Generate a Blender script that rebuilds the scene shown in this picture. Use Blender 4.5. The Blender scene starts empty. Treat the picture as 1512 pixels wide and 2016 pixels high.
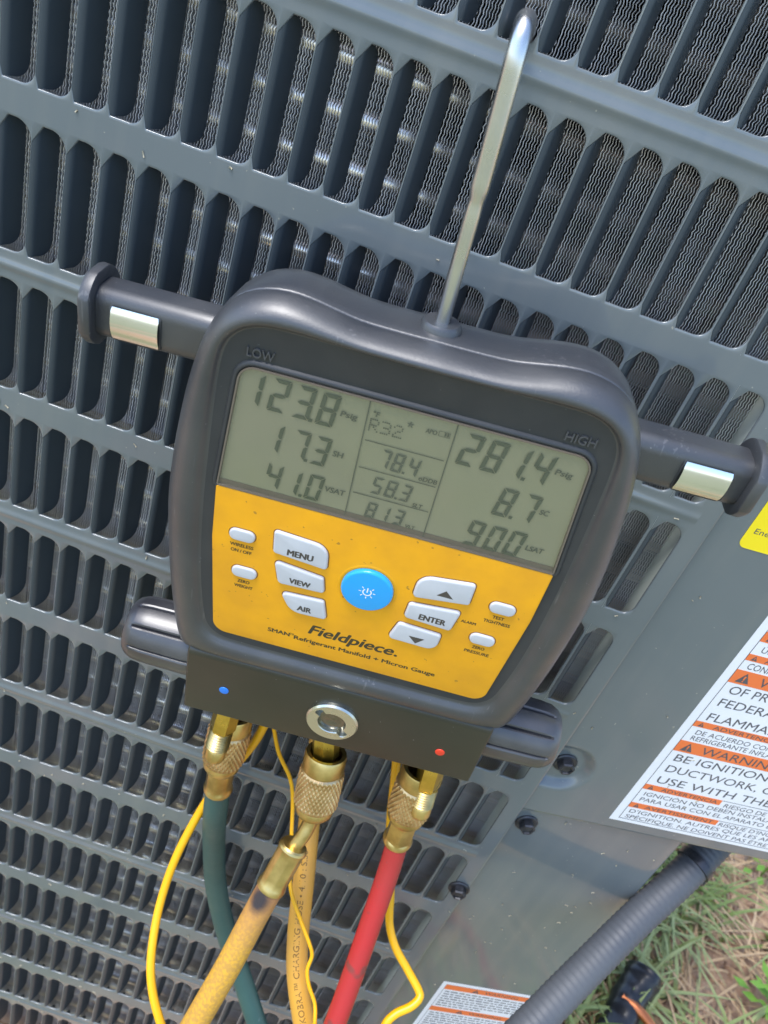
import bpy, bmesh, math, random
import numpy as np
from mathutils import Matrix, Vector
random.seed(7); rng = np.random.default_rng(7)
sc = bpy.context.scene
COL = sc.collection
MM = 0.001
GZ = 740.0                                   # millimetres from the ground to the level z = 0 of the panel drawing

def W(p):                                    # millimetres on the panel drawing -> metres in the scene
    return Vector((p[0]*MM, p[1]*MM, (p[2]+GZ)*MM))

# ------------------------------------------------------------------ camera, sky, sun, exposure
cam = bpy.data.cameras.new('camera'); camo = bpy.data.objects.new('camera', cam); COL.objects.link(camo)
Rm = Matrix(((0.938905, -0.343275, -0.0249), (0.161448, 0.503165, -0.848975), (0.303961, 0.793087, 0.527846))).to_4x4()
camo.matrix_world = Matrix.Translation(W((164.1, -271.9, 58.8))) @ Rm
cam.sensor_fit = 'VERTICAL'; cam.sensor_height = 24.0; cam.lens = 1514/2016*24.0
cam.clip_start = 0.01; cam.clip_end = 400
cam.dof.use_dof = True; cam.dof.focus_distance = 0.285; cam.dof.aperture_fstop = 18.02/1.3
sc.camera = camo

SUN_EL, SUN_AZ = 66.0, 234.0                 # degrees; azimuth clockwise from +Y
world = bpy.data.worlds.new('World'); sc.world = world; world.use_nodes = True
nt = world.node_tree
sky = nt.nodes.new('ShaderNodeTexSky'); sky.sky_type = 'NISHITA'; sky.sun_disc = False
sky.sun_elevation = math.radians(SUN_EL); sky.sun_rotation = math.radians(SUN_AZ)
sky.air_density = 1.0; sky.dust_density = 1.2; sky.ozone_density = 1.6
nt.links.new(sky.outputs[0], nt.nodes['Background'].inputs[0])
nt.nodes['Background'].inputs[1].default_value = 0.15
sun = bpy.data.lights.new('sun', 'SUN'); suno = bpy.data.objects.new('sun', sun); COL.objects.link(suno)
sun.energy = 1.5; sun.angle = math.radians(22); sun.color = (1.0, 0.98, 0.955)
el, az = math.radians(SUN_EL), math.radians(SUN_AZ)
sd = Vector((math.sin(az)*math.cos(el), math.cos(az)*math.cos(el), math.sin(el)))
suno.rotation_euler = sd.to_track_quat('Z', 'Y').to_euler(); suno.location = (0, 0, 5)
sc.view_settings.view_transform = 'Standard'; sc.view_settings.look = 'None'
sc.view_settings.exposure = 1.33; sc.view_settings.gamma = 1.0
sc.view_settings.use_curve_mapping = False

# ------------------------------------------------------------------ materials
def mat(name, col, rough=0.5, metal=0.0, spec=0.5, coat=0.0, coatr=.08, bump=None, var=None, specks=None, roughvar=None, streak=None):
    """procedural Principled; bump=(scale, strength), var=(scale, colour2, amount), specks=(scale, colour, cut)"""
    m = bpy.data.materials.new(name); m.use_nodes = True
    n, l = m.node_tree.nodes, m.node_tree.links
    b = n['Principled BSDF']
    b.inputs['Base Color'].default_value = (*col, 1); b.inputs['Roughness'].default_value = rough
    b.inputs['Metallic'].default_value = metal; b.inputs['Specular IOR Level'].default_value = spec
    b.inputs['Coat Weight'].default_value = coat; b.inputs['Coat Roughness'].default_value = coatr
    tc = n.new('ShaderNodeTexCoord')
    out = None
    def noise(scale, detail=4):
        t = n.new('ShaderNodeTexNoise'); t.inputs['Scale'].default_value = scale; t.inputs['Detail'].default_value = detail
        l.new(tc.outputs['Object'], t.inputs['Vector']); return t
    if var:
        t = noise(var[0]); mx = n.new('ShaderNodeMix'); mx.data_type = 'RGBA'
        r = n.new('ShaderNodeMapRange'); r.inputs[1].default_value = .35; r.inputs[2].default_value = .65
        r.inputs[4].default_value = var[2]
        l.new(t.outputs['Fac'], r.inputs[0]); l.new(r.outputs[0], mx.inputs['Factor'])
        mx.inputs['A'].default_value = (*col, 1); mx.inputs['B'].default_value = (*var[1], 1)
        out = mx.outputs['Result']
    if streak:                                    # run-off streaks and dust, drawn out down the sheet
        mp = n.new('ShaderNodeMapping'); mp.inputs['Scale'].default_value = (1, 1, .05); l.new(tc.outputs['Object'], mp.inputs[0])
        t = n.new('ShaderNodeTexNoise'); t.inputs['Scale'].default_value = 85; t.inputs['Detail'].default_value = 5; l.new(mp.outputs[0], t.inputs['Vector'])
        t2 = noise(7, 3); mu = n.new('ShaderNodeMath'); mu.operation = 'MULTIPLY'; l.new(t.outputs['Fac'], mu.inputs[0]); l.new(t2.outputs['Fac'], mu.inputs[1])
        r = n.new('ShaderNodeMapRange'); r.inputs[1].default_value = .22; r.inputs[2].default_value = .42; r.inputs[4].default_value = streak[1]
        l.new(mu.outputs[0], r.inputs[0]); mx = n.new('ShaderNodeMix'); mx.data_type = 'RGBA'; l.new(r.outputs[0], mx.inputs['Factor'])
        if out: l.new(out, mx.inputs['A'])
        else: mx.inputs['A'].default_value = (*col, 1)
        mx.inputs['B'].default_value = (*streak[0], 1); out = mx.outputs['Result']
    if specks:
        t = noise(specks[0], 2); r = n.new('ShaderNodeMapRange')
        r.inputs[1].default_value = specks[2]; r.inputs[2].default_value = specks[2]+.03
        l.new(t.outputs['Fac'], r.inputs[0])
        mx = n.new('ShaderNodeMix'); mx.data_type = 'RGBA'
        l.new(r.outputs[0], mx.inputs['Factor'])
        if out: l.new(out, mx.inputs['A'])
        else: mx.inputs['A'].default_value = (*col, 1)
        mx.inputs['B'].default_value = (*specks[1], 1); out = mx.outputs['Result']
    if out: l.new(out, b.inputs['Base Color'])
    if roughvar:
        t = noise(roughvar[0]); r = n.new('ShaderNodeMapRange')
        r.inputs[1].default_value = .3; r.inputs[2].default_value = .7
        r.inputs[3].default_value = rough; r.inputs[4].default_value = roughvar[1]
        l.new(t.outputs['Fac'], r.inputs[0]); l.new(r.outputs[0], b.inputs['Roughness'])
    if bump:
        t = noise(bump[0], 3); bp = n.new('ShaderNodeBump'); bp.inputs['Strength'].default_value = bump[1]
        bp.inputs['Distance'].default_value = 0.001
        l.new(t.outputs['Fac'], bp.inputs['Height']); l.new(bp.outputs[0], b.inputs['Normal'])
    return m

PAINT = mat('painted_steel', (.112, .136, .150), .30, spec=.5, coat=.9, streak=((.165, .178, .175), .65), var=(9, (.126, .148, .158), .8), specks=(420, (.30, .29, .25), .735), roughvar=(22, .38), bump=(26, .05))
LOUV = mat('louver_shaded_paint', (.040, .054, .066), .40, spec=.45, var=(30, (.048, .060, .068), .7), roughvar=(60, .5))  # same sheet paint, darkened: shade inside the slots put into the colour
GALV = mat('galvanised_flange', (.55, .60, .55), .45, metal=.2)
FIN = mat('fin_aluminium', (.70, .70, .72), .36, metal=.75, var=(60, (.52, .51, .51), .8))
LIP = mat('fin_edge', (.78, .78, .80), .40, metal=.25, var=(40, (.60, .59, .58), .9))
TUBE = mat('coil_tube', (.74, .68, .62), .28, metal=1.0)
DARK = mat('cabinet_inside', (.02, .022, .025), .7)
RUBBER = mat('soft_black_plastic', (.024, .027, .034), .38, spec=.7, coat=.7, coatr=.38, var=(38, (.040, .042, .046), 1.0), roughvar=(55, .62), bump=(1500, .10), specks=(900, (.16, .16, .16), .74))
BACKSH = mat('back_shell_plastic', (.034, .038, .046), .40, spec=.7, coat=.6, coatr=.3, var=(60, (.05, .052, .055), .7), bump=(1200, .12), specks=(800, (.2, .2, .2), .75))
RAISED = mat('worn_raised_letter', (.075, .076, .080), .35)
BEZEL = mat('bezel_plastic', (.030, .033, .037), .50, var=(60, (.042, .044, .046), .8), bump=(1500, .06), specks=(900, (.15, .15, .15), .76))
ORANGE = mat('orange_face', (.82, .375, .006), .42, spec=.45, var=(55, (.70, .315, .010), .9), specks=(330, (.42, .20, .02), .705), bump=(900, .05))
GRIME = mat('grimy_gap', (.30, .11, .012), .6, var=(200, (.16, .06, .01), .9))
BTN = mat('grey_button', (.56, .57, .60), .36, var=(120, (.50, .51, .53), .6))
BLUE = mat('blue_button', (.012, .36, .82), .30, coat=.3)
WHITE = mat('white_print', (.85, .87, .9), .5)
INK = mat('dark_print', (.045, .038, .018), .5)
BTNINK = mat('button_print', (.07, .06, .05), .5)
LCD = mat('lcd_glass', (.285, .275, .175), .45, var=(18, (.29, .27, .185), .9))
SEG = mat('lcd_segment', (.092, .104, .070), .5)
SEGLT = mat('lcd_small_print', (.112, .120, .088), .5)
LCDWALL = mat('lcd_lens_edge', (.16, .13, .10), .3)
ANOD = mat('anodised_manifold', (.022, .021, .014), .33, metal=.0, spec=.6, var=(40, (.028, .026, .018), .8), specks=(700, (.3, .3, .3), .77))
KNOB = mat('knob_plastic', (.024, .024, .030), .38, spec=.7, coat=.6, coatr=.32, var=(50, (.06, .06, .065), .8), bump=(1500, .06))
CHROME = mat('chrome', (.82, .83, .82), .14, metal=1.0, roughvar=(90, .24), var=(50, (.72, .72, .70), .6))
STEEL = mat('hook_steel', (.66, .66, .65), .24, metal=1.0, roughvar=(120, .36), var=(60, (.5, .5, .49), .8))
NICKEL = mat('nickel_cap', (.62, .63, .56), .24, metal=1.0, roughvar=(120, .36))
SIGHT = mat('sight_bowl', (.20, .19, .16), .16, metal=.9)
BRASS = mat('brass', (.74, .57, .24), .29, metal=1.0, var=(90, (.46, .33, .12), 1.0), roughvar=(150, .42))
BRASSY = mat('yellow_brass', (.72, .55, .12), .24, metal=1.0, var=(150, (.55, .40, .07), .9), roughvar=(150, .38))
BRONZE = mat('knurled_bronze', (.76, .56, .32), .32, metal=1.0, var=(160, (.50, .34, .16), 1.0), roughvar=(150, .45))
GREENH = mat('green_hose', (.030, .085, .078), .42, var=(20, (.045, .11, .098), .8), roughvar=(60, .55), bump=(500, .05))
REDH = mat('red_hose', (.44, .020, .022), .45, var=(28, (.36, .030, .028), .9), specks=(55, (.22, .04, .035), .66), bump=(500, .05))
YREAR = mat('worn_yellow_hose', (.64, .33, .045), .45, var=(26, (.56, .30, .07), .9), bump=(500, .08))
YCAB = mat('yellow_cable', (.88, .44, .004), .36, var=(40, (.80, .42, .006), .7))
CONDU = mat('conduit_plastic', (.068, .075, .088), .52, var=(20, (.085, .092, .102), .8), roughvar=(40, .62))
SCREW = mat('dark_screw', (.035, .038, .045), .32, metal=.5, var=(300, (.08, .08, .09), .8))
LABW = mat('label_white', (.80, .81, .84), .38, var=(20, (.76, .77, .80), .7))
LABO = mat('label_orange', (.82, .18, .045), .42)
LABK = mat('label_grey_ink', (.085, .085, .095), .5)
LABF = mat('label_fine_ink', (.16, .16, .18), .5)
LABY = mat('label_yellow', (.92, .72, .01), .4)
BLDOT = mat('blue_dot', (.02, .20, .75), .35)
RDDOT = mat('red_dot', (.80, .05, .02), .35)
FOAM = mat('black_foam', (.016, .016, .018), .30, var=(60, (.03, .03, .033), .8), bump=(90, .5))
COPPER = mat('copper_pipe', (.75, .28, .12), .35, metal=.9, var=(60, (.55, .16, .06), .8))
LEAF = mat('weed_leaf', (.16, .32, .03), .5, var=(30, (.22, .38, .05), .8))
CLIP = mat('dried_clipping', (.42, .38, .28), .7)

def add_scuffs(m, colour, cut=.66):
    n, l = m.node_tree.nodes, m.node_tree.links; b = n['Principled BSDF']
    tc = n.new('ShaderNodeTexCoord'); mp = n.new('ShaderNodeMapping'); mp.inputs['Rotation'].default_value = (0, 0, .7); mp.inputs['Scale'].default_value = (1, .06, 1)
    l.new(tc.outputs['Object'], mp.inputs[0])
    t = n.new('ShaderNodeTexNoise'); t.inputs['Scale'].default_value = 900; t.inputs['Detail'].default_value = 1; l.new(mp.outputs[0], t.inputs['Vector'])
    g = n.new('ShaderNodeTexNoise'); g.inputs['Scale'].default_value = 45; g.inputs['Detail'].default_value = 2; l.new(tc.outputs['Object'], g.inputs['Vector'])
    mu = n.new('ShaderNodeMath'); mu.operation = 'MULTIPLY'; l.new(t.outputs['Fac'], mu.inputs[0]); l.new(g.outputs['Fac'], mu.inputs[1])
    r = n.new('ShaderNodeMapRange'); r.inputs[1].default_value = cut*.62; r.inputs[2].default_value = cut*.62+.05; r.inputs[4].default_value = .8; l.new(mu.outputs[0], r.inputs[0])
    mx = n.new('ShaderNodeMix'); mx.data_type = 'RGBA'; l.new(r.outputs[0], mx.inputs['Factor'])
    old = b.inputs['Base Color'].links[0].from_socket; l.new(old, mx.inputs['A']); mx.inputs['B'].default_value = (*colour, 1)
    l.new(mx.outputs['Result'], b.inputs['Base Color'])
add_scuffs(RUBBER, (.085, .085, .09)); add_scuffs(BACKSH, (.09, .09, .095)); add_scuffs(KNOB, (.07, .07, .075)); add_scuffs(GREENH, (.10, .16, .15)); add_scuffs(REDH, (.25, .05, .05), .62)
def hose_yellow():                            # scorched braided yellow hose: dirt and the dark burn have a shape of their own
    m = mat('scorched_yellow_hose', (.66, .36, .035), .5, bump=(420, .22))
    n, l = m.node_tree.nodes, m.node_tree.links; b = n['Principled BSDF']
    tc = n.new('ShaderNodeTexCoord')
    vo = n.new('ShaderNodeTexNoise'); vo.inputs['Scale'].default_value = 620; vo.inputs['Detail'].default_value = 3
    l.new(tc.outputs['Object'], vo.inputs['Vector'])
    r = n.new('ShaderNodeMapRange'); r.inputs[1].default_value = .42; r.inputs[2].default_value = .62
    l.new(vo.outputs['Fac'], r.inputs[0])
    mx = n.new('ShaderNodeMix'); mx.data_type = 'RGBA'; l.new(r.outputs[0], mx.inputs['Factor'])
    mx.inputs['A'].default_value = (.48, .26, .05, 1); mx.inputs['B'].default_value = (.62, .34, .035, 1)
    at = n.new('ShaderNodeAttribute'); at.attribute_name = 'wear'
    s = n.new('ShaderNodeSeparateColor'); l.new(at.outputs['Color'], s.inputs[0])
    m2 = n.new('ShaderNodeMix'); m2.data_type = 'RGBA'; l.new(s.outputs[1], m2.inputs['Factor'])
    l.new(mx.outputs['Result'], m2.inputs['A']); m2.inputs['B'].default_value = (.40, .19, .075, 1)
    m3 = n.new('ShaderNodeMix'); m3.data_type = 'RGBA'; l.new(s.outputs[0], m3.inputs['Factor'])
    l.new(m2.outputs['Result'], m3.inputs['A']); m3.inputs['B'].default_value = (.035, .028, .032, 1)
    l.new(m3.outputs['Result'], b.inputs['Base Color']); return m
YHOSE = hose_yellow()

def lens_mat():                               # thin clear window: see-through with a Fresnel gloss
    m = bpy.data.materials.new('clear_lens'); m.use_nodes = True
    n, l = m.node_tree.nodes, m.node_tree.links; n.clear()
    o = n.new('ShaderNodeOutputMaterial'); mx = n.new('ShaderNodeMixShader'); lw = n.new('ShaderNodeLayerWeight'); lw.inputs[0].default_value = .5
    pw = n.new('ShaderNodeMath'); pw.operation = 'POWER'; pw.inputs[1].default_value = 4.0; l.new(lw.outputs['Facing'], pw.inputs[0])
    f = n.new('ShaderNodeMath'); f.operation = 'MULTIPLY_ADD'; f.inputs[1].default_value = .95; f.inputs[2].default_value = .05; l.new(pw.outputs[0], f.inputs[0])
    t = n.new('ShaderNodeBsdfTransparent'); t.inputs[0].default_value = (.95, .955, .93, 1)
    g = n.new('ShaderNodeBsdfGlossy'); g.inputs['Roughness'].default_value = .06
    l.new(f.outputs[0], mx.inputs[0]); l.new(t.outputs[0], mx.inputs[1]); l.new(g.outputs[0], mx.inputs[2]); l.new(mx.outputs[0], o.inputs[0])
    return m
LENS = lens_mat()

def ground_mat():
    m = bpy.data.materials.new('soil_and_turf'); m.use_nodes = True
    n, l = m.node_tree.nodes, m.node_tree.links; b = n['Principled BSDF']; b.inputs['Roughness'].default_value = .9
    tc = n.new('ShaderNodeTexCoord')
    def nz(s, d=6):
        t = n.new('ShaderNodeTexNoise'); t.inputs['Scale'].default_value = s; t.inputs['Detail'].default_value = d
        l.new(tc.outputs['Object'], t.inputs['Vector']); return t
    a, c, g = nz(55), nz(2.2, 3), nz(14)
    r1 = n.new('ShaderNodeValToRGB'); e = r1.color_ramp.elements
    e[0].position = .32; e[0].color = (.34, .19, .11, 1); e[1].position = .68; e[1].color = (.64, .44, .29, 1)
    l.new(a.outputs['Fac'], r1.inputs[0])
    r2 = n.new('ShaderNodeValToRGB'); e = r2.color_ramp.elements
    e[0].position = .3; e[0].color = (.18, .195, .10, 1); e[1].position = .7; e[1].color = (.33, .33, .20, 1)
    l.new(g.outputs['Fac'], r2.inputs[0])
    mr = n.new('ShaderNodeMapRange'); mr.inputs[1].default_value = .50; mr.inputs[2].default_value = .62
    sx = n.new('ShaderNodeSeparateXYZ'); l.new(tc.outputs['Object'], sx.inputs[0])      # lawn beyond the bare strip along the unit
    lw = n.new('ShaderNodeMapRange'); lw.inputs[1].default_value = -.25; lw.inputs[2].default_value = -.75; lw.inputs[3].default_value = 0; lw.inputs[4].default_value = .22
    l.new(sx.outputs[1], lw.inputs[0]); ad = n.new('ShaderNodeMath'); ad.operation = 'ADD'; l.new(c.outputs['Fac'], ad.inputs[0]); l.new(lw.outputs[0], ad.inputs[1])
    l.new(ad.outputs[0], mr.inputs[0])
    mx = n.new('ShaderNodeMix'); mx.data_type = 'RGBA'; l.new(mr.outputs[0], mx.inputs['Factor'])
    l.new(r1.outputs[0], mx.inputs['A']); l.new(r2.outputs[0], mx.inputs['B'])
    l.new(mx.outputs['Result'], b.inputs['Base Color'])
    bp = n.new('ShaderNodeBump'); bp.inputs['Strength'].default_value = .8; bp.inputs['Distance'].default_value = .01
    l.new(a.outputs['Fac'], bp.inputs['Height']); l.new(bp.outputs[0], b.inputs['Normal'])
    return m
SOIL = ground_mat()

def blade_mat(name, c1, c2):
    m = mat(name, c1, .5, var=(9, c2, 1.0)); b = m.node_tree.nodes['Principled BSDF']
    return m
GRASS = blade_mat('grass_blade', (.20, .26, .06), (.36, .39, .15))
STRAW = blade_mat('dry_straw', (.64, .45, .25), (.50, .32, .16))

# ------------------------------------------------------------------ helpers
def link(name, me, m, parent=None, kind=None, label=None):
    o = bpy.data.objects.new(name, me); COL.objects.link(o)
    if m is not None and len(me.materials) == 0: me.materials.append(m)
    if parent is not None:
        o.parent = parent
        if parent.get('world_built'): o.matrix_parent_inverse = Matrix.Translation(parent.location).inverted()
    if kind: o['kind'] = kind
    if label: o['label'] = label
    return o

def mesh(name, verts, faces, smooth=True):
    me = bpy.data.meshes.new(name); me.from_pydata([tuple(v) for v in verts], [], faces); me.update()
    if smooth: me.polygons.foreach_set('use_smooth', [True]*len(me.polygons))
    return me

def sharp(me, deg=35):
    try: me.set_sharp_from_angle(angle=math.radians(deg))
    except Exception: pass
    return me

def fixn(me):
    bm = bmesh.new(); bm.from_mesh(me); bmesh.ops.recalc_face_normals(bm, faces=bm.faces); bm.to_mesh(me); bm.free(); return me

def thing(name, loc, label, cat, group=None, world=True):
    e = bpy.data.objects.new(name, None); COL.objects.link(e); e.location = loc; e.empty_display_size = .02
    e['label'] = label; e['category'] = cat
    if group: e['group'] = group
    e['world_built'] = 1 if world else 0
    return e

def loft(loops, cap0=True, cap1=True, closed=True, deg=40):
    """loops: list of equal-length 3-D point lists"""
    n = len(loops[0]); v = [tuple(p) for lp in loops for p in lp]; f = []
    for k in range(len(loops)-1):
        for i in range(n if closed else n-1):
            j = (i+1) % n
            f.append((k*n+i, k*n+j, (k+1)*n+j, (k+1)*n+i))
    if cap0: f.append(tuple(range(n))[::-1])
    if cap1: f.append(tuple((len(loops)-1)*n+i for i in range(n)))
    return v, f

def join(parts):
    V, F = [], []
    for v, f in parts:
        b = len(V); V += v; F += [tuple(i+b for i in q) for q in f]
    return V, F

def fillet(poly, rads, seg=6, lim=.48):
    """2-D polygon with rounded corners"""
    out = []; n = len(poly)
    for i in range(n):
        p = np.array(poly[i], float); a = np.array(poly[i-1], float); b = np.array(poly[(i+1) % n], float)
        r = rads[i] if hasattr(rads, '__len__') else rads
        u = (a-p)/np.linalg.norm(a-p); w = (b-p)/np.linalg.norm(b-p)
        ang = math.acos(max(-1, min(1, u@w)))
        t = min(r/math.tan(ang/2), lim*np.linalg.norm(a-p), lim*np.linalg.norm(b-p))
        r2 = t*math.tan(ang/2)
        c = p+(u+w)/np.linalg.norm(u+w)*(r2/math.sin(ang/2))
        s0, s1 = p+u*t-c, p+w*t-c
        a0 = math.atan2(s0[1], s0[0]); a1 = math.atan2(s1[1], s1[0]); da = (a1-a0+math.pi) % (2*math.pi)-math.pi
        for k in range(seg+1):
            th = a0+da*k/seg; out.append((c[0]+r2*math.cos(th), c[1]+r2*math.sin(th)))
    return out

def inset(loop, d):
    """shrink a closed 2-D loop by d"""
    P = np.array(loop, float); n = len(P)
    area = .5*np.sum(P[:, 0]*np.roll(P[:, 1], -1)-np.roll(P[:, 0], -1)*P[:, 1])
    t = np.roll(P, -1, 0)-np.roll(P, 1, 0); t /= np.maximum(np.linalg.norm(t, axis=1, keepdims=True), 1e-9)
    nn = np.stack([-t[:, 1], t[:, 0]], 1)*(1 if area > 0 else -1)
    return [tuple(p) for p in P+nn*d]

def pad(loop, z0, z1, bev=.5, seg=3):
    """pillow-edged slab over a 2-D loop (mm), from z0 up to z1"""
    L = [[(x, y, z0) for x, y in loop], [(x, y, z1-bev) for x, y in loop]]
    for k in range(1, seg+1):
        a = k/seg*math.pi/2
        L.append([(x, y, z1-bev+bev*math.sin(a)) for x, y in inset(loop, bev*(1-math.cos(a)))])
    return loft(L)

def sc_mm(vf, origin=None):
    v, f = vf
    if origin is None: return [(x*MM, y*MM, z*MM) for x, y, z in v], f
    return [tuple(W(p)) for p in v], f

def catmull(pts, per=8):
    P = [np.array(p, float) for p in pts]; P = [2*P[0]-P[1]]+P+[2*P[-1]-P[-2]]; out = []
    for i in range(1, len(P)-2):
        for k in range(per):
            t = k/per; a, b, c, d = P[i-1:i+3]
            out.append(.5*((2*b)+(-a+c)*t+(2*a-5*b+4*c-d)*t*t+(-a+3*b-3*c+d)*t**3))
    out.append(P[-2]); return out

def frames(path, ref=(0, -1, 0)):
    T = np.gradient(np.array(path), axis=0); T /= np.linalg.norm(T, axis=1, keepdims=True)
    out = []; u = np.array(ref, float)
    for t in T:
        u = u-t*(u@t); u = u/np.linalg.norm(u); out.append((t, u, np.cross(t, u)))
    return out

def sweep(path, rad, n=20, ref=(0, -1, 0), cap=True, rmod=None):
    F = frames(path, ref); loops = []
    for k, (p, (t, u, w)) in enumerate(zip(path, F)):
        r = rad[k] if hasattr(rad, '__len__') else rad
        lp = []
        for i in range(n):
            a = 2*math.pi*i/n; rr = r*(rmod(a, k) if rmod else 1)
            lp.append(tuple(np.array(p)+rr*(math.cos(a)*u+math.sin(a)*w)))
        loops.append(lp)
    return loft(loops, cap, cap)

def lathe(p0, p1, prof, n=32, rmod=None, ref=(0, -1, 0), cap=True):
    """profile [(t, radius)] with t from 0 at p0 to 1 at p1; repeated t values make steps"""
    p0, p1 = np.array(p0, float), np.array(p1, float); ax = p1-p0; t = ax/np.linalg.norm(ax)
    u = np.array(ref, float); u = u-t*(u@t); u /= np.linalg.norm(u); w = np.cross(t, u); loops = []
    for tt, r in prof:
        c = p0+ax*tt
        loops.append([tuple(c+r*(rmod(2*math.pi*i/n, tt, r) if rmod else 1)*(math.cos(2*math.pi*i/n)*u+math.sin(2*math.pi*i/n)*w)) for i in range(n)])
    return loft(loops, cap, cap)

def box(x0, x1, y0, y1, z0, z1):
    v = [(x, y, z) for x in (x0, x1) for y in (y0, y1) for z in (z0, z1)]
    return v, [(0, 1, 3, 2), (4, 6, 7, 5), (0, 4, 5, 1), (2, 3, 7, 6), (0, 2, 6, 4), (1, 5, 7, 3)]

_fc = {}
def text_mesh(body, bold=0.0, shear=0.0, depth=0.0):
    """unit text: vertices, faces, bounds (built-in font)"""
    key = (body, bold, shear)
    if key in _fc: return _fc[key]
    c = bpy.data.curves.new('lettering', 'FONT'); c.body = body; c.size = 1; c.offset = bold; c.shear = shear; c.resolution_u = 3
    c.fill_mode = 'FRONT'
    o = bpy.data.objects.new('lettering', c); COL.objects.link(o); dg = bpy.context.evaluated_depsgraph_get(); dg.update()
    me = bpy.data.meshes.new_from_object(o.evaluated_get(dg))
    v = np.array([tuple(x.co) for x in me.vertices]); f = [tuple(p.vertices) for p in me.polygons]
    bpy.data.objects.remove(o); bpy.data.curves.remove(c); bpy.data.meshes.remove(me)
    _fc[key] = (v, f, v.min(0), v.max(0)); return _fc[key]

def text_fit(body, x, y, w, h, bold=0.02, shear=0, align='L', base=True, ref=None):
    """flat lettering in mm: left x, baseline y, total width w, capital height h"""
    v, f, lo, hi = text_mesh(body, bold, shear)
    capv = text_mesh(ref or 'H', bold, shear); ch = capv[3][1]-0
    sx = w/(hi[0]-lo[0]); sy = h/ch
    q = v.copy(); q[:, 0] = x+(v[:, 0]-lo[0])*sx; q[:, 1] = y+v[:, 1]*sy
    return q[:, :2], f

# ------------------------------------------------------------------ ground
def make_ground():
    n = 60; xs = np.concatenate([np.linspace(-40, -.5, 12), np.linspace(-.3, 1.6, 70), np.linspace(2, 40, 12)])
    ys = np.concatenate([np.linspace(-40, -1.2, 12), np.linspace(-1.0, 1.4, 80), np.linspace(2, 40, 12)])
    v = []; f = []
    for yy in ys:
        for xx in xs:
            z = .010*math.sin(xx*17+1.3)*math.sin(yy*13)+.006*math.sin(xx*41+yy*37) if abs(xx) < 2 and abs(yy) < 2 else 0
            v.append((xx, yy, z-.012))
    for j in range(len(ys)-1):
        for i in range(len(xs)-1):
            a = j*len(xs)+i; f.append((a, a+1, a+1+len(xs), a+len(xs)))
    o = link('ground', mesh('ground', v, f), SOIL, kind='structure')
make_ground()

def blades(name, spots, m, label, cat, wid, curl):
    V, F = [], []
    for (x, y, h, a, lean) in spots:
        b = len(V); dx, dy = math.cos(a), math.sin(a); px, py = -dy, dx; k = 5
        for i in range(k+1):
            t = i/k; w = wid*(1-t**1.6)*.5+.0003
            d = lean*h*(t**1.4); z = h*(t-curl*t*t*.9*min(1, lean))
            cx, cy = x+dx*d, y+dy*d
            V += [(cx-px*w, cy-py*w, z-.012), (cx, cy, z-.012-w*.5), (cx+px*w, cy+py*w, z-.012)]
        for i in range(k):
            for s in (0, 1):
                q = b+i*3+s; F.append((q, q+1, q+4, q+3))
    o = link(name, mesh(name, V, F), m, kind='stuff'); o['label'] = label; o['category'] = cat; return o
def tufts(n, x0, x1, y0, y1, hmin, hmax, leanmax, dens):
    out = []
    for _ in range(n):
        cx, cy = random.uniform(x0, x1), random.uniform(y0, y1)
        if dens(cx, cy) < random.random(): continue
        for _ in range(random.randint(6, 13)):
            out.append((cx+random.gauss(0, .012), cy+random.gauss(0, .012), random.uniform(hmin, hmax), random.uniform(0, 6.283), random.uniform(.25, leanmax)))
    return out
def gdens(x, y):                              # thick tufts beside the unit, bare soil farther out
    if x < .42 and y > -.02: return 0
    d = (x-.62)*.92-(y-.28)*.38
    return max(.03, min(1, 1.0-6.5*max(0, d+.02))) if x > .3 else .35
blades('grass', tufts(620, .43, 1.15, -.1, .75, .04, .10, 1.7, gdens)+tufts(300, -.5, 1.3, -1.1, -.12, .04, .09, 1.4, gdens), GRASS, 'green grass tufts growing in the soil beside the condenser', 'grass', .0058, .65)
blades('straw', [(random.uniform(.42, 1.2), random.uniform(-.1, .8), random.uniform(.03, .10), random.uniform(0, 6.28), random.uniform(2.0, 5)*.5) for _ in range(1900)], STRAW, 'dry brown straw and dead grass on the bare soil', 'straw', .003, .95)

def clods():                                    # crumbs of soil and grit
    base = [(1, 0, 0), (-1, 0, 0), (0, 1, 0), (0, -1, 0), (0, 0, 1), (0, 0, -1)]; fc = [(0, 2, 4), (2, 1, 4), (1, 3, 4), (3, 0, 4), (2, 0, 5), (1, 2, 5), (3, 1, 5), (0, 3, 5)]
    V, F = [], []
    for _ in range(1500):
        x, y = random.uniform(.45, 1.1), random.uniform(-.1, .7); r = random.choice((.0015, .002, .003, .004, .0065)); b = len(V); a = random.uniform(0, 3)
        for p in base:
            q = [p[i]*r*random.uniform(.6, 1.3) for i in range(3)]; V.append((x+q[0]*math.cos(a)-q[1]*math.sin(a), y+q[0]*math.sin(a)+q[1]*math.cos(a), q[2]*.8-.008))
        F += [tuple(i+b for i in f) for f in fc]
    o = link('soil_crumbs', mesh('soil_crumbs', V, F), SOIL, kind='stuff'); o['label'] = 'crumbs of brown soil and grit lying on the ground'; o['category'] = 'soil'
clods()

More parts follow.
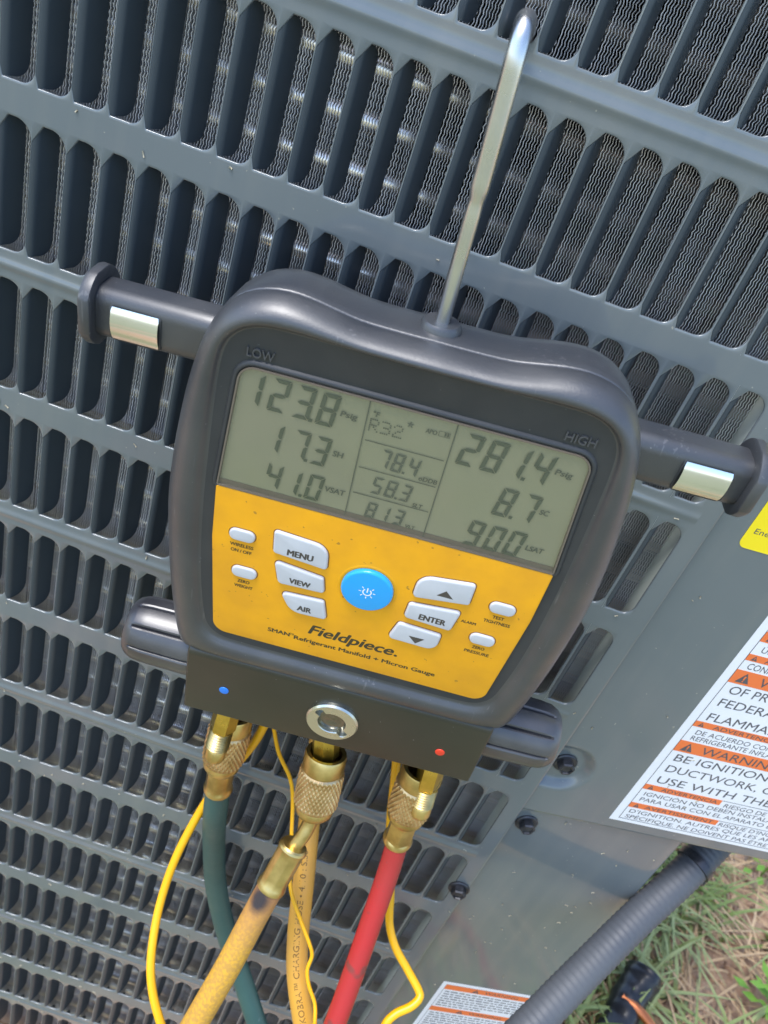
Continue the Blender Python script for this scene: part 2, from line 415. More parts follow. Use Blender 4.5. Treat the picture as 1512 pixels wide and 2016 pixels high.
# ------------------------------------------------------------------ condenser unit
unit = thing('condenser_unit', (.15, .2, 0), 'dark grey-green louvred air conditioner condenser with warning labels', 'air conditioner')
P0, RP, HH = 12.7, 58.4, 47.0
ROWS = list(range(-3, 13)); CMIN, CMAX = -9, 21
def colx(c, r=1): return P0*c+((7.6 if r > 0 else 2.0)*((c-1)/20.)**2 if c > 1 else 0)
def rowz(r): return -RP*r+(2.2 if r < 0 else 0)
HW, HX = 11.15, -.95                         # cut edge on the right, hinge of the flap on the left
HOLE = fillet([(0, 0), (HW, 0), (HW, HH), (2.6, HH), (HX, HH-5.8), (HX, 3.4)], [.4, 4.6, 6.0, .45, 2.0, 1.2], 9, .94)

def make_grille():
    V, F = [], []
    H = np.array(HOLE); cen = np.array([HW*.5, HH*.5]); n = len(H)
    x0, x1, z0, z1 = HX-.35, P0+HX-.35, -1.0, HH+1.0
    # ring points on the cell border for every hole point, corners snapped
    ring = []
    for p in H:
        d = p-cen; s = min([abs(((x1-cen[0]) if d[0] > 0 else (x0-cen[0]))/d[0]) if abs(d[0]) > 1e-9 else 1e9, abs(((z1-cen[1]) if d[1] > 0 else (z0-cen[1]))/d[1]) if abs(d[1]) > 1e-9 else 1e9])
        q = cen+d*s; ring.append(q)
    ring = np.array(ring)
    for c in ((x0, z0), (x1, z0), (x1, z1), (x0, z1)):
        i = np.argmin(np.linalg.norm(ring-np.array(c), axis=1)); ring[i] = c
    big = np.array(inset(HOLE, -.30)); sm = np.array(inset(HOLE, -.10))
    XR = 287.2
    for r in ROWS:
        for c in range(CMIN, CMAX+1):
            ox, oz = colx(c, r), rowz(r); b = len(V); wsc = (colx(c+1, r)-colx(c, r))/P0 if c < CMAX else 1
            for L, y in ((ring, 0), (big, 0), (sm, .12), (H, .42), (H, 1.0)):
                for q in L: V.append((ox+q[0]*(wsc if L is ring else 1), y, oz+q[1]))
            for k in range(4):
                for i in range(n):
                    j = (i+1) % n; F.append((b+k*n+i, b+k*n+j, b+(k+1)*n+j, b+(k+1)*n+i))
        xe = colx(CMAX, r)+P0+HX-.35; b = len(V)
        if XR-xe > .05:
            V += [(xe, 0, oz-1.0), (XR, 0, oz-1.0), (XR, 0, oz+HH+1.0), (xe, 0, oz+HH+1.0)]; F.append((b, b+1, b+2, b+3))
    # plain strips between the rows, every second one with a rolled bead
    xs = [colx(c)+HX-.35 for c in range(CMIN, CMAX+1)]+[XR]
    for r in ROWS[:-1]:
        zt = rowz(r)-1.0; zb = rowz(r+1)+HH+1.0; bead = (r % 2 == 1); zs = np.linspace(zt, zb, 15); b = len(V); mid = (zt+zb)/2
        for z in zs:
            for x in xs:
                hgt = 0
                if bead:
                    e = max(0, min(1, (286-x)/12)); e = e*e*(3-2*e)
                    hgt = .75*math.exp(-((z-mid)/1.7)**2)*e
                V.append((x, -hgt, z))
        m = len(xs)
        for k in range(14):
            for i in range(m-1): q = b+k*m+i; F.append((q, q+m, q+m+1, q+1))
    # right margin with its folded edge, top and bottom margins
    zt, zb = rowz(ROWS[0])+HH+1.0, rowz(ROWS[-1])-1.0
    xr = xs[-1]
    edge = [(xr, 0), (290.5, 0), (293.0, 0), (293.8, .15), (294.2, .6), (294.2, 2.0)]
    zsm = np.linspace(zt, zb, 60); b = len(V)
    for z in zsm:
        for x, y in edge: V.append((x, y, z))
    m = len(edge)
    for k in range(59):
        for i in range(m-1): q = b+k*m+i; F.append((q, q+m, q+m+1, q+1))
    for (a, d) in ((zt+14, zt), (zb, -732.0)):
        b = len(V); V += [(xs[0], 0, a), (294.2, 0, a), (294.2, 0, d), (xs[0], 0, d)]; F.append((b, b+3, b+2, b+1))
    b = len(V); V += [(xs[0]-60, 0, zt+14), (xs[0], 0, zt+14), (xs[0], 0, -732), (xs[0]-60, 0, -732)]; F.append((b, b+3, b+2, b+1))
    me = mesh('grille_panel', [tuple(W(p)) for p in V], F); sharp(me, 50)
    return link('grille_panel', me, PAINT, unit)
grille = make_grille()

def louver_shape():
    """D-shaped flap hinged on the left edge of its opening and pushed inwards"""
    th = math.radians(70); R = 2.6
    FW = 11.2+HX                               # flap reaches 11.2 mm from its hinge
    base = np.array(fillet([(0, .25), (FW, .25), (FW, HH-.3), (2.6, HH-.3), (HX, HH-5.9), (HX, 3.5)], [.5, 5.4, 5.4, .45, 2.0, 1.2], 9, .94)); out = []
    us = np.concatenate([[HX+.01, HX+.4], np.linspace(HX+1.0, FW, 14)])
    def bend(u):                                # arc of radius R up to angle th, then straight
        arc = R*th
        if u <= arc: a = u/R; return R*math.sin(a), R*(1-math.cos(a)), a
        return R*math.sin(th)+(u-arc)*math.cos(th), R*(1-math.cos(th))+(u-arc)*math.sin(th), th
    top, bot = [], []
    for u in us:
        zs = []
        for i in range(len(base)):
            p, q = base[i], base[(i+1) % len(base)]
            if (p[0]-u)*(q[0]-u) <= 0 and abs(p[0]-q[0]) > 1e-6:
                t = (u-p[0])/(q[0]-p[0]); zs.append(p[1]+t*(q[1]-p[1]))
        uu = min(max(u, base[:, 0].min()+.02), base[:, 0].max()-.02)
        if not zs:
            for i in range(len(base)):
                p, q = base[i], base[(i+1) % len(base)]
                if (p[0]-uu)*(q[0]-uu) <= 0 and abs(p[0]-q[0]) > 1e-6:
                    t = (uu-p[0])/(q[0]-p[0]); zs.append(p[1]+t*(q[1]-p[1]))
        top.append(max(zs)); bot.append(min(zs))
    V, F = [], []
    for k, u in enumerate(us):
        x, y, a = bend(u-HX); x += HX; nx, ny = -math.sin(a), math.cos(a)
        for d in (0, .7):
            V += [(x-d*math.sin(a), y+d*math.cos(a)+.06, top[k]), (x-d*math.sin(a), y+d*math.cos(a)+.06, bot[k])]
    for k in range(len(us)-1):
        a, b = k*4, (k+1)*4
        F += [(a, a+1, b+1, b), (a+2, b+2, b+3, a+3), (a, b, b+2, a+2), (a+1, a+3, b+3, b+1)]
    e = (len(us)-1)*4; F.append((e, e+1, e+3, e+2))
    return V, F
LV, LF = louver_shape()
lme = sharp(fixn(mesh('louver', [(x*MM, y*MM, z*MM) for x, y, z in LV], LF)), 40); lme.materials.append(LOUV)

def project(p):
    d = W(p)-camo.matrix_world.translation; q = Rm.to_3x3().transposed() @ d
    if q.z > -.01: return None
    return 756+1514*q.x/-q.z, 1008-1514*q.y/-q.z, -q.z
cand = []
for r in ROWS:
    for c in range(CMIN, CMAX+1):
        best = None
        for fx in (0, 1):
            for fz in (0, .5, 1):
                s = project((colx(c, r)+fx*P0, 4, rowz(r)+fz*HH))
                if s and 0 <= s[0] <= 1512 and 0 <= s[1] <= 2016: best = s[2] if best is None else min(best, s[2])
        cand.append((best if best is not None else 9+abs(r)+abs(c), r, c))
cand.sort(); rest_v, rest_f = [], []
for k, (d, r, c) in enumerate(cand):
    if d < 9 and k < 300:
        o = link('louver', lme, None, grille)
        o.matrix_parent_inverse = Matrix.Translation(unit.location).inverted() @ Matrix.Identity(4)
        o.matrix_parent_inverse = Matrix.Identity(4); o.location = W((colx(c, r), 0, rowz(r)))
    else:
        b = len(rest_v); rest_v += [tuple(W((x+colx(c, r), y, z+rowz(r)))) for x, y, z in LV]; rest_f += [tuple(i+b for i in f) for f in LF]
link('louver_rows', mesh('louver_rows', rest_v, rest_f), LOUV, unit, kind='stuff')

# coil: wavy fins on horizontal tubes
def make_coil():
    xs = np.arange(-110, 289, 1.0); zs = np.arange(-728, 176, 1.25); nz = len(zs); nx = len(xs)
    zig = np.where(np.arange(nz) % 2 == 0, .2, -.2)+.05*np.sin(zs*.9)
    jit = rng.normal(0, .05, nx); tilt = rng.normal(0, .10, nx)
    v = np.zeros((nx, 3, nz, 3), np.float32)          # front lip, front edge, back edge
    v[..., 0] = xs[:, None, None]+jit[:, None, None]
    wave = zig[None, :]*(1+rng.normal(0, .25, (nx, 1)))
    v[:, 0, :, 0] += wave-.27; v[:, 1, :, 0] += wave
    v[:, 2, :, 0] += -zig[None, :]*.5+tilt[:, None]
    fy = 12.0+rng.normal(0, .10, (nx, 1)); v[:, 0, :, 1] = fy+.10; v[:, 1, :, 1] = fy; v[:, 2, :, 1] = 20
    v[..., 2] = zs[None, None, :]
    i = np.arange(nx)[:, None, None]*3*nz+np.arange(2)[None, :, None]*nz; k = np.arange(nz-1)[None, None, :]
    f = np.stack([i+k, i+k+1, i+nz+k+1, i+nz+k], -1).reshape(-1, 4)
    vv = v.reshape(-1, 3).astype(np.float64); vv[:, 2] += GZ; vv *= MM
    me = bpy.data.meshes.new('coil_fins'); me.vertices.add(len(vv)); me.vertices.foreach_set('co', vv.ravel())
    me.loops.add(len(f)*4); me.loops.foreach_set('vertex_index', f.ravel().astype(np.int32))
    me.polygons.add(len(f)); me.polygons.foreach_set('loop_start', np.arange(0, len(f)*4, 4, dtype=np.int32))
    me.update(); me.validate()
    me.materials.append(FIN); me.materials.append(LIP)
    me.polygons.foreach_set('material_index', np.tile(np.repeat([1, 0], nz-1), nx).astype(np.int32)[:len(me.polygons)])
    link('coil_fins', me, FIN, unit, kind='stuff')
    V, F = [], []; tv, tf = lathe((-112, 0, 0), (289, 0, 0), [(0, 4.4), (1, 4.4)], 14)
    for z in np.arange(-722, 172, RP/3.6):
        b = len(V); V += [tuple(W((x, y+17.0, zz+z))) for x, y, zz in tv]; F += [tuple(i+b for i in q) for q in tf]
    link('coil_tubes', mesh('coil_tubes', V, F), TUBE, unit, kind='stuff')
make_coil()
v, f = box(-480, 288.5, 34, 36, -732, 190); link('coil_backing', mesh('coil_backing', *sc_mm((v, f), 1), False), DARK, unit)
v, f = box(286.6, 288.2, 1.4, 30, -731, 190); link('corner_flange', mesh('corner_flange', *sc_mm((v, f), 1), False), GALV, unit)

# service panels, turned 9.3 degrees away from the grille
TH = math.radians(9.3); SX, SY = 292.0, 3.0
def S(s, z, off=0.0):                          # point on the service panel: s along it, off outwards
    return (SX+s*math.cos(TH)+off*math.sin(TH), SY+s*math.sin(TH)-off*math.cos(TH), z)
def make_service():
    ss = np.concatenate([np.linspace(-1.5, 45, 48), np.linspace(48, 210, 30)]); zs = np.concatenate([np.linspace(190, -180, 40), np.linspace(-183, -254, 72)])
    V, F = [], []
    def off(s, z):
        e = math.hypot((s-11)/12.5, (z+219)/13.5) if s > 11 else abs(z+219)/13.5
        t = max(0, min(1, (1.25-e)/.45)); t = t*t*(3-2*t)
        left = max(0, min(1, (4-s)/5))
        edge = max(0, (z+254+2.0))
        return -4.2*t
    for z in zs:
        for s in ss: V.append(S(s if not (s < 8 and z < -236) else max(s, 3.0), z, off(s, z)))
    m = len(ss)
    for k in range(len(zs)-1):
        for i in range(m-1): q = k*m+i; F.append((q, q+m, q+m+1, q+1))
    # rolled bottom edge and underside
    prof = [(-254, 0), (-255.2, -.2), (-255.9, -.8), (-256, -2), (-256, -60)]
    b = len(V)
    for z, o in prof:
        for s in ss: V.append(S(s if s > 8 or z > -236 else max(s, 3.0), z, o))
    for k in range(len(prof)-1):
        for i in range(m-1): q = b+k*m+i; F.append((q, q+m, q+m+1, q+1))
    b = len(V); V += [S(210, 190), S(210, -256), S(210, -256, -260), S(210, 190, -260)]; F.append((b, b+1, b+2, b+3))
    me = mesh('service_panel', [tuple(W(p)) for p in V], F); sharp(me, 60)
    link('service_panel', me, PAINT, unit)
    V = []; F = []
    ss = np.linspace(-3, 99.5, 20); edge = [(s, -2.6) for s in ss]+[(100.5, -2.9), (101.1, -4.0), (101.1, -200)]
    zs = np.linspace(-240, -728, 50)
    for z in zs:
        for s, o in edge: V.append(S(s, z, o))
    m = len(edge)
    for k in range(len(zs)-1):
        for i in range(m-1): q = k*m+i; F.append((q, q+m, q+m+1, q+1))
    link('lower_panel', sharp(mesh('lower_panel', [tuple(W(p)) for p in V], F), 60), PAINT, unit)
    v, f = box(-500, 285, 37, 400, -735, 195); link('cabinet_body', mesh('cabinet_body', *sc_mm((v, f), 1), False), DARK, unit)
    v, f = box(-500, 505, -6, 420, 196, 214); link('top_cover', mesh('top_cover', *sc_mm((v, f), 1), False), PAINT, unit)
make_service()

def flat_on_panel(name, poly, m, off, parent, thick=.12):
    n = len(poly); v = [tuple(W(S(s, z, o))) for o in (off-thick, off) for s, z in poly]
    f = [tuple(range(n, 2*n))]+[(i, (i+1) % n, n+(i+1) % n, n+i) for i in range(n)]
    return link(name, fixn(mesh(name, v, f, False)), m, parent)
def text_on_panel(name, body, s, z, w, h, m, off, parent, bold=0.0, shear=0):
    q, f = text_fit(body, s, z, w, h, bold, shear)
    return link(name, mesh(name, [tuple(W(S(a, b, off))) for a, b in q], f, False), m, parent)
def rect(s0, s1, z0, z1): return [(s0, z0), (s1, z0), (s1, z1), (s0, z1)]
def frame_on_panel(s0, s1, z0, z1, off, parent, m=LABK, t=.35):
    V, F = [], []
    for a in (rect(s0, s1, z0, z0+t), rect(s0, s1, z1-t, z1), rect(s0, s0+t, z0, z1), rect(s1-t, s1, z0, z1)):
        b = len(V); V += [tuple(W(S(s, z, off))) for s, z in a]; F.append((b, b+1, b+2, b+3))
    link('border', mesh('border', V, F, False), m, parent)
def tri_mark(s, z, h, off, parent):
    w = h*1.15; V = [tuple(W(S(*p, off))) for p in ((s, z), (s+w, z), (s+w/2, z+h))]
    a = [(s+w/2-.05*h, z+.28*h), (s+w/2+.05*h, z+.28*h), (s+w/2+.08*h, z+.68*h), (s+w/2-.08*h, z+.68*h)]
    b = [(s+w/2-.06*h, z+.1*h), (s+w/2+.06*h, z+.1*h), (s+w/2+.06*h, z+.2*h), (s+w/2-.06*h, z+.2*h)]
    link('alert_triangle', mesh('alert_triangle', V, [(0, 1, 2)], False), LABK, parent)
    link('exclamation_mark', mesh('exclamation_mark', [tuple(W(S(*p, off+.05))) for p in a+b], [(0, 1, 2, 3), (4, 5, 6, 7)], False), LABO, parent)

lab = flat_on_panel('warning_label', rect(50, 186, -248, -96), LABW, .18, unit); lab['label'] = 'large white and orange multilingual warning label on service panel'
O1, O2 = .24, .29
frame_on_panel(54.4, 182, -245.6, -100, O1, lab)
def band(z0, z1, s1, tri=True, txt=None, ts=None, tw=None, th=None):
    flat_on_panel('orange_band', rect(54.6, s1, z0, z1), LABO, O1, lab, .04)
    h = z1-z0
    if tri: tri_mark(57.5 if h > 6 else 57.0, z0+h*.14, h*.72, O2, lab)
    if txt: text_on_panel('lettering', txt, ts, z0+h*.17, tw, h*.62, LABK, O2, lab)
band(-113.6, -107.6, 181.6)
text_on_panel('lettering', 'ÚNICAMENTE', 58.8, -119.4, 30, 3.4, LABK, O1, lab)
band(-125.2, -121.3, 181.6, True, 'AVERTISSEMENT', 64, 34, 3)
text_on_panel('lettering', 'CONFORMÉMENT', 58.2, -130.0, 36, 3.6, LABK, O1, lab)
band(-139.6, -131.2, 181.6, True, 'WARNING', 69, 42, 6)
text_on_panel('lettering', 'OF PR', 58.6, -146.2, 20.5, 5.0, LABK, O1, lab)
text_on_panel('lettering', 'FEDERAL', 58.4, -154.9, 34, 5.0, LABK, O1, lab)
text_on_panel('lettering', 'FLAMMABLE', 58.6, -165.2, 46, 5.0, LABK, O1, lab)
band(-170.6, -166.7, 181.6, True, 'ADVERTENCIA', 65, 36, 3)
text_on_panel('lettering', 'DE ACUERDO CON', 58.8, -175.6, 42, 3.0, LABK, O1, lab)
text_on_panel('lettering', 'REFRIGERANTE INFLAMABLE', 58.6, -179.8, 58, 3.0, LABK, O1, lab)
band(-189.0, -181.1, 181.6, True, 'WARNING', 68.4, 44, 6)
text_on_panel('lettering', 'BE IGNITION', 58.6, -196.0, 52.4, 5.0, LABK, O1, lab)
text_on_panel('lettering', 'DUCTWORK, O', 58.6, -204.6, 61.5, 5.0, LABK, O1, lab)
text_on_panel('lettering', 'USE WITH THE', 58.6, -213.7, 66, 5.0, LABK, O1, lab)
band(-220.1, -216.1, 99, True, 'ADVERTENCIA', 64.5, 32.5, 2.9)
text_on_panel('lettering', 'RIESGO DE', 101.8, -221.0, 25, 3.0, LABK, O1, lab)
text_on_panel('lettering', 'IGNICIÓN NO DEBEN INSTALARSE', 57.8, -225.0, 84, 2.9, LABK, O1, lab)
text_on_panel('lettering', 'PARA USAR CON EL APARATO ESPECÍFICO', 57.8, -229.5, 102, 2.9, LABK, O1, lab)
flat_on_panel('rule', rect(99, 181.6, -216.4, -216.1), LABK, O1, lab, .03)
band(-235.6, -231.6, 106.2, True, 'AVERTISSEMENT', 63.5, 40, 2.9)
flat_on_panel('rule', rect(106.2, 181.6, -231.9, -231.6), LABK, O1, lab, .03)
text_on_panel('lettering', "RISQUE D'INCENDIE", 107.6, -235.8, 46, 2.9, LABK, O1, lab)
text_on_panel('lettering', "D'IGNITION. AUTRES QUE LES APPAREILS", 57.2, -239.9, 104, 2.8, LABK, O1, lab)
text_on_panel('lettering', 'SPÉCIFIQUE. NE DOIVENT PAS ÊTRE INSTALLÉS', 57.2, -244.4, 112, 2.8, LABK, O1, lab)

en = flat_on_panel('energy_label', fillet(rect(17.2, 118, -71.6, 70), 3.2, 5), LABY, .18, unit); en['label'] = 'yellow energy rating label with rounded corners on service panel'
text_on_panel('lettering', 'Energy', 20.2, -64.2, 12.6, 2.5, LABK, O1, en, 0)

OL = -2.6                                      # the lower panel lies 2.6 mm behind the service panel
lab2 = flat_on_panel('warning_label', rect(29.4, 102.4, -560, -443.8), LABW, OL+.18, unit); lab2['label'] = 'smaller white and orange warning label low on the lower panel'
frame_on_panel(32.4, 99.4, -557, -446.8, OL+.24, lab2, t=.3)
for zb in (-453, -483.6, -514):
    flat_on_panel('orange_band', rect(32.6, 99.2, zb, zb+6.0), LABO, OL+.25, lab2, .04)
    tri_mark(52, zb+.8, 4.4, OL+.3, lab2)
    text_on_panel('lettering', 'WARNING', 61, zb+1.3, 24, 3.3, LABK, OL+.3, lab2)
    for k in range(7):                         # print too fine to read: rows of short word strokes
        V, F = [], []; s = 34.5; z = zb-3.6-k*3.15
        while s < 96 - (k == 6)*30:
            w = random.uniform(1.5, 5.5); w = min(w, 97-s); b = len(V)
            V += [tuple(W(S(a, c, OL+.25))) for a, c in rect(s, s+w, z, z+random.uniform(1.1, 1.5))]; F.append((b, b+1, b+2, b+3)); s += w+.9
        link('fine_print', mesh('fine_print', V, F, False), LABF, lab2, kind='stuff')

def screw(center, normal, tilt=0):
    c = np.array(center, float); n = np.array(normal, float); n /= np.linalg.norm(n)
    w = lathe(c, c+n*1.2, [(0, 6.2), (.6, 6.2), (1, 5.6), (1, 4.0)], 28, ref=(.3, .2, 1))
    h = lathe(c+n*1.1, c+n*5.2, [(0, 4.3), (.8, 4.3), (1, 3.7), (1, 3.0), (.8, 2.6)], 6, ref=(.3, .2, 1))
    v, f = join([w, h]); link('screw', sharp(mesh('screw', *sc_mm((v, f), 1)), 30), SCREW, unit)
ns = (math.sin(TH), -math.cos(TH), 0)
screw((289.0, -.1, -330.5), (0, -1, 0)); screw(S(11.8, -218.6, -4.2), ns); screw(S(12.1, -268.5, -2.6), ns)
screw((289.0, -.1, -560), (0, -1, 0)); screw(S(14, -640, -2.6), ns)

def clippings():                               # loose bits of dry grass stuck to the sheet metal
    V, F = [], []
    def put(c, n, u):
        n = np.array(n, float); u = np.array(u, float); w = np.cross(n, u); a = random.uniform(0, 6.28); L = random.uniform(.3, 1.1); wd = random.uniform(.10, .28)
        d1 = math.cos(a)*u+math.sin(a)*w; d2 = -math.sin(a)*u+math.cos(a)*w; c = np.array(c, float)
        b = len(V)
        for t in (-1, 0, 1):
            for s in (-1, 1):
                for hgt in (.0, .25): V.append(tuple(W(c+d1*t*L+d2*(s*wd+.3*wd*t*t)+n*(hgt+.4*t*t*(hgt > 0)))))
        for k in (0, 1):
            q = b+4*k; F.extend([(q+1, q+3, q+7, q+5), (q, q+4, q+6, q+2), (q, q+1, q+5, q+4), (q+2, q+6, q+7, q+3)])
    for _ in range(90):
        r = random.choice(ROWS[2:-1]); put((random.uniform(-20, 292), -.05, rowz(r)-random.uniform(2, 10)), (0, -1, 0), (1, 0, 0))
    for _ in range(34):
        put(S(random.uniform(8, 105), random.uniform(-470, -262), -2.55), ns, (math.cos(TH), math.sin(TH), 0))
    for _ in range(14):
        put(S(random.uniform(5, 105), random.uniform(-250, -20), .05), ns, (math.cos(TH), math.sin(TH), 0))
    link('grass_clippings', mesh('grass_clippings', V, F), CLIP, unit, kind='stuff')
clippings()

# ------------------------------------------------------------------ manifold gauge (built in its own axes: x right, y up, z out of the face)
GM = Matrix(((0.995912, -0.083603, 0.034214), (0.024797, -0.111191, -0.99349), (0.086863, 0.990276, -0.108664))).to_4x4()
GORG = W((170.398+1.5*.9959, -62.0+1.5*.0248, -70.0+1.5*.0869))
gauge = thing('manifold_gauge', GORG, 'black and orange digital manifold gauge hanging from its steel hook', 'gauge', world=False)
gauge.matrix_world = Matrix.Translation(GORG) @ GM; gauge.rotation_mode = 'QUATERNION'
def G(name, vf, m, parent=None, deg=40, kind=None, label=None):
    me = sharp(fixn(mesh(name, *sc_mm(vf))), deg); return link(name, me, m, parent or gauge, kind, label)
def to_gauge(p):                                # panel drawing (mm) -> gauge axes (mm)
    q = (Matrix.Translation(GORG) @ GM).inverted() @ W(p); return np.array(q)*1000

def half(pts, n=90):
    """smooth right half from top centre to bottom centre, mirrored to a full closed loop"""
    C = np.array(catmull(pts, 10)); d = np.r_[0, np.cumsum(np.linalg.norm(np.diff(C, axis=0), axis=1))]
    t = np.linspace(0, d[-1], n); R = np.stack([np.interp(t, d, C[:, 0]), np.interp(t, d, C[:, 1])], 1)
    L = R[1:-1][::-1]*np.array([-1, 1]); return np.concatenate([R, L])
OUT = half([(0, 55.2), (12, 55.2), (22, 55.5), (30, 56.8), (38, 58.2), (46, 58.4), (54, 56.3), (60, 52), (64.2, 46), (67.4, 38), (70.6, 25), (73, 10), (74.8, -6), (75.8, -24), (75.2, -44), (73.6, -64), (71.4, -82), (69.2, -93), (66, -98.5), (58, -100), (30, -100), (0, -100)])
INN = half([(0, 50.5), (15, 50.6), (30, 50.9), (40, 51.0), (48, 50.4), (54, 48), (58.2, 43.5), (60.2, 37), (61.4, 25), (62.2, 10), (62.8, -6), (63.0, -20), (62.6, -40), (61.4, -58), (59.6, -72), (57.5, -80), (52, -84.5), (40, -85.5), (20, -85.5), (0, -85.5)])
def ring(s, z, ex=0.0):
    A = OUT*(1-s)+INN*s
    if ex: A = np.array(inset(A, ex))
    return [(x, y, z) for x, y in A]
front = loft([ring(0, -10.0, .9), ring(0, -9.6, .15), ring(0, -9.0), ring(.03, -6.5), ring(.12, -3.8), ring(.28, -1.4), ring(.48, .3), ring(.66, 1.0), ring(.82, .9), ring(.93, .2), ring(1.0, -.9), ring(1.05, -1.35), ring(1.12, -1.5)], True, True)
body = G('front_shell', front, RUBBER, deg=60)
body.data.materials.append(BEZEL)              # shade on the flat recess is put into a duller second material
for p_ in body.data.polygons:
    if min(body.data.vertices[i].co.z for i in p_.vertices) > -1.6*MM and max(body.data.vertices[i].co.z for i in p_.vertices) < -.8*MM and len(p_.vertices) > 4: p_.material_index = 1
back = loft([ring(0, -36, 9), ring(0, -34.5, 4.5), ring(0, -31, 1.8), ring(0, -25, .5), ring(0, -15, .0), ring(0, -11.2, .1), ring(0, -10.6, .35), ring(0, -10.3, 1.2)], True, True)
G('back_shell', back, BACKSH, deg=60)

# the recessed window and its lens
win = fillet([(-53.6, 37.0), (53.6, 37.0), (57.4, -9.2), (-57.4, -9.2)], [5.5, 5.5, 1.0, 1.0], 8)
bez = inset(win, -1.0)
G('bezel', loft([[(x, y, -1.6) for x, y in inset(win, -2.0)], [(x, y, -.9) for x, y in inset(win, -1.6)], [(x, y, -.5) for x, y in bez], [(x, y, -.55) for x, y in inset(win, -.5)], [(x, y, -.9) for x, y in inset(win, -.15)]], False, False), BEZEL)
# front shell is solid behind the window, so the display sits just above it
disp = G('lcd_display', loft([[(x, y, -1.45) for x, y in inset(win, .2)], [(x, y, -1.2) for x, y in inset(win, .2)]], False, True), LCD)
ZS = -.85
rim = loft([[(x, y, -1.4) for x, y in inset(win, .05)], [(x, y, -.25) for x, y in inset(win, .05)], [(x, y, -.25) for x, y in inset(win, .55)], [(x, y, -1.15) for x, y in inset(win, .75)]], False, False)
G('lens_edge', rim, LCDWALL)
G('lens_ledge', loft([[(x, y, -1.17) for x, y in ((-56.6, -6.6), (56.8, -6.6), (57, -9), (-57, -9))], [(x, y, -1.0) for x, y in ((-56.5, -6.5), (56.7, -6.5), (57, -9), (-57, -9))]], False, True), LCDWALL)
G('lens', loft([[(x, y, -.32) for x, y in inset(win, .3)], [(x, y, -.30) for x, y in inset(win, .32)]], False, True), LENS)

# seven-segment digits
SEGS = {'0': 'abcdef', '1': 'bc', '2': 'abged', '3': 'abgcd', '4': 'fgbc', '5': 'afgcd', '6': 'afgcde', '7': 'abc', '8': 'abcdefg', '9': 'abcdfg'}
def digit(ch, x, y, w, h, t, slant=.13):
    """one digit with its lower left corner at x, y"""
    V, F = [], []; g = t*.16
    def seg(p):
        b = len(V)
        for (a, c) in p: V.append((x+a+slant*c, y+c, ZS))
        F.append(tuple(range(b, b+len(p))))
    m = h/2
    for s in SEGS[ch]:
        if s == 'a': seg([(g, h), (t+g, h-t), (w-t-g, h-t), (w-g, h)])
        if s == 'd': seg([(g, 0), (w-g, 0), (w-t-g, t), (t+g, t)])
        if s == 'g': seg([(g+t*.3, m), (t+g, m-t/2), (w-t-g, m-t/2), (w-g-t*.3, m), (w-t-g, m+t/2), (t+g, m+t/2)])
        if s in 'fe':
            lo, hi = (m, h) if s == 'f' else (0, m); a, c = (g, t if s == 'f' else t/2)
            if s == 'f': seg([(0, h-g), (0, m+g+t*.1), (t*.5, m+g*.9), (t, m+t/2+g), (t, h-t-g)])
            else: seg([(0, g), (t, t+g), (t, m-t/2-g), (t*.5, m-g*.9), (0, m-g-t*.1)])
        if s in 'bc':
            if s == 'b': seg([(w, h-g), (w-t, h-t-g), (w-t, m+t/2+g), (w-t*.5, m+g*.9), (w, m+g+t*.1)])
            else: seg([(w, g), (w, m-g-t*.1), (w-t*.5, m-g*.9), (w-t, m-t/2-g), (w-t, t+g)])
    return V, F
def number(items, dots, m=SEG):
    for ch, x, y, w, h, t in items:
        v, f = digit(ch, x, y, w, h, t); link('digit', mesh('digit', *sc_mm((v, f)), False), m, disp)
    for x, y, r in dots:
        link('decimal_point', mesh('decimal_point', [(p[0]*MM, p[1]*MM, ZS*MM) for p in ((x-r, y-r), (x+r, y-r), (x+r*1.3, y+r), (x-r*.7, y+r))], [(0, 1, 2, 3)], False), m, disp)
HB, WB, TB = 11.4, 5.4, 1.35
number([('1', -52.3, 23.9, 5.4, HB, TB), ('2', -44.3, 23.8, WB, HB, TB), ('3', -36.6, 23.7, WB, HB, TB), ('8', -29.2, 23.5, WB, HB, TB)], [(-30.6, 24.1, .6)])
number([('1', -43.9, 9.0, 4.9, 10.8, 1.25), ('7', -35.4, 8.8, 4.9, 10.8, 1.25), ('3', -28.8, 8.6, 4.9, 10.8, 1.25)], [(-29.9, 9.2, .55)])
number([('4', -42.2, -5.2, 4.9, 10.0, 1.2), ('1', -35.9, -5.6, 4.9, 10.0, 1.2), ('0', -28.6, -5.6, 4.9, 10.2, 1.2)], [(-29.7, -5.0, .55)])
number([('2', 14.9, 22.8, WB, HB, TB), ('8', 22.4, 22.8, WB, HB, TB), ('1', 29.4, 23.0, WB, HB, TB), ('4', 36.9, 23.1, WB, HB, TB)], [(36.0, 23.6, .6)])
number([('8', 30.6, 7.9, 5.0, 11.0, 1.3), ('7', 38.1, 8.0, 5.0, 11.0, 1.3)], [(36.9, 8.5, .55)])
number([('9', 24.9, -6.6, 4.9, 10.3, 1.25), ('0', 31.8, -6.6, 4.9, 10.3, 1.25), ('0', 38.4, -6.4, 4.9, 10.3, 1.25)], [])
number([('7', -7.8, 13.9, 3.2, 7.0, .85), ('8', -3.6, 13.8, 3.3, 7.0, .85), ('4', 1.4, 13.8, 3.2, 7.0, .85)], [(.7, 14.3, .4)], SEGLT)
number([('5', -8.0, 3.6, 3.2, 6.6, .8), ('8', -3.6, 3.6, 3.3, 6.6, .8), ('3', 1.2, 3.6, 3.2, 6.6, .8)], [(.5, 4.0, .4)], SEGLT)
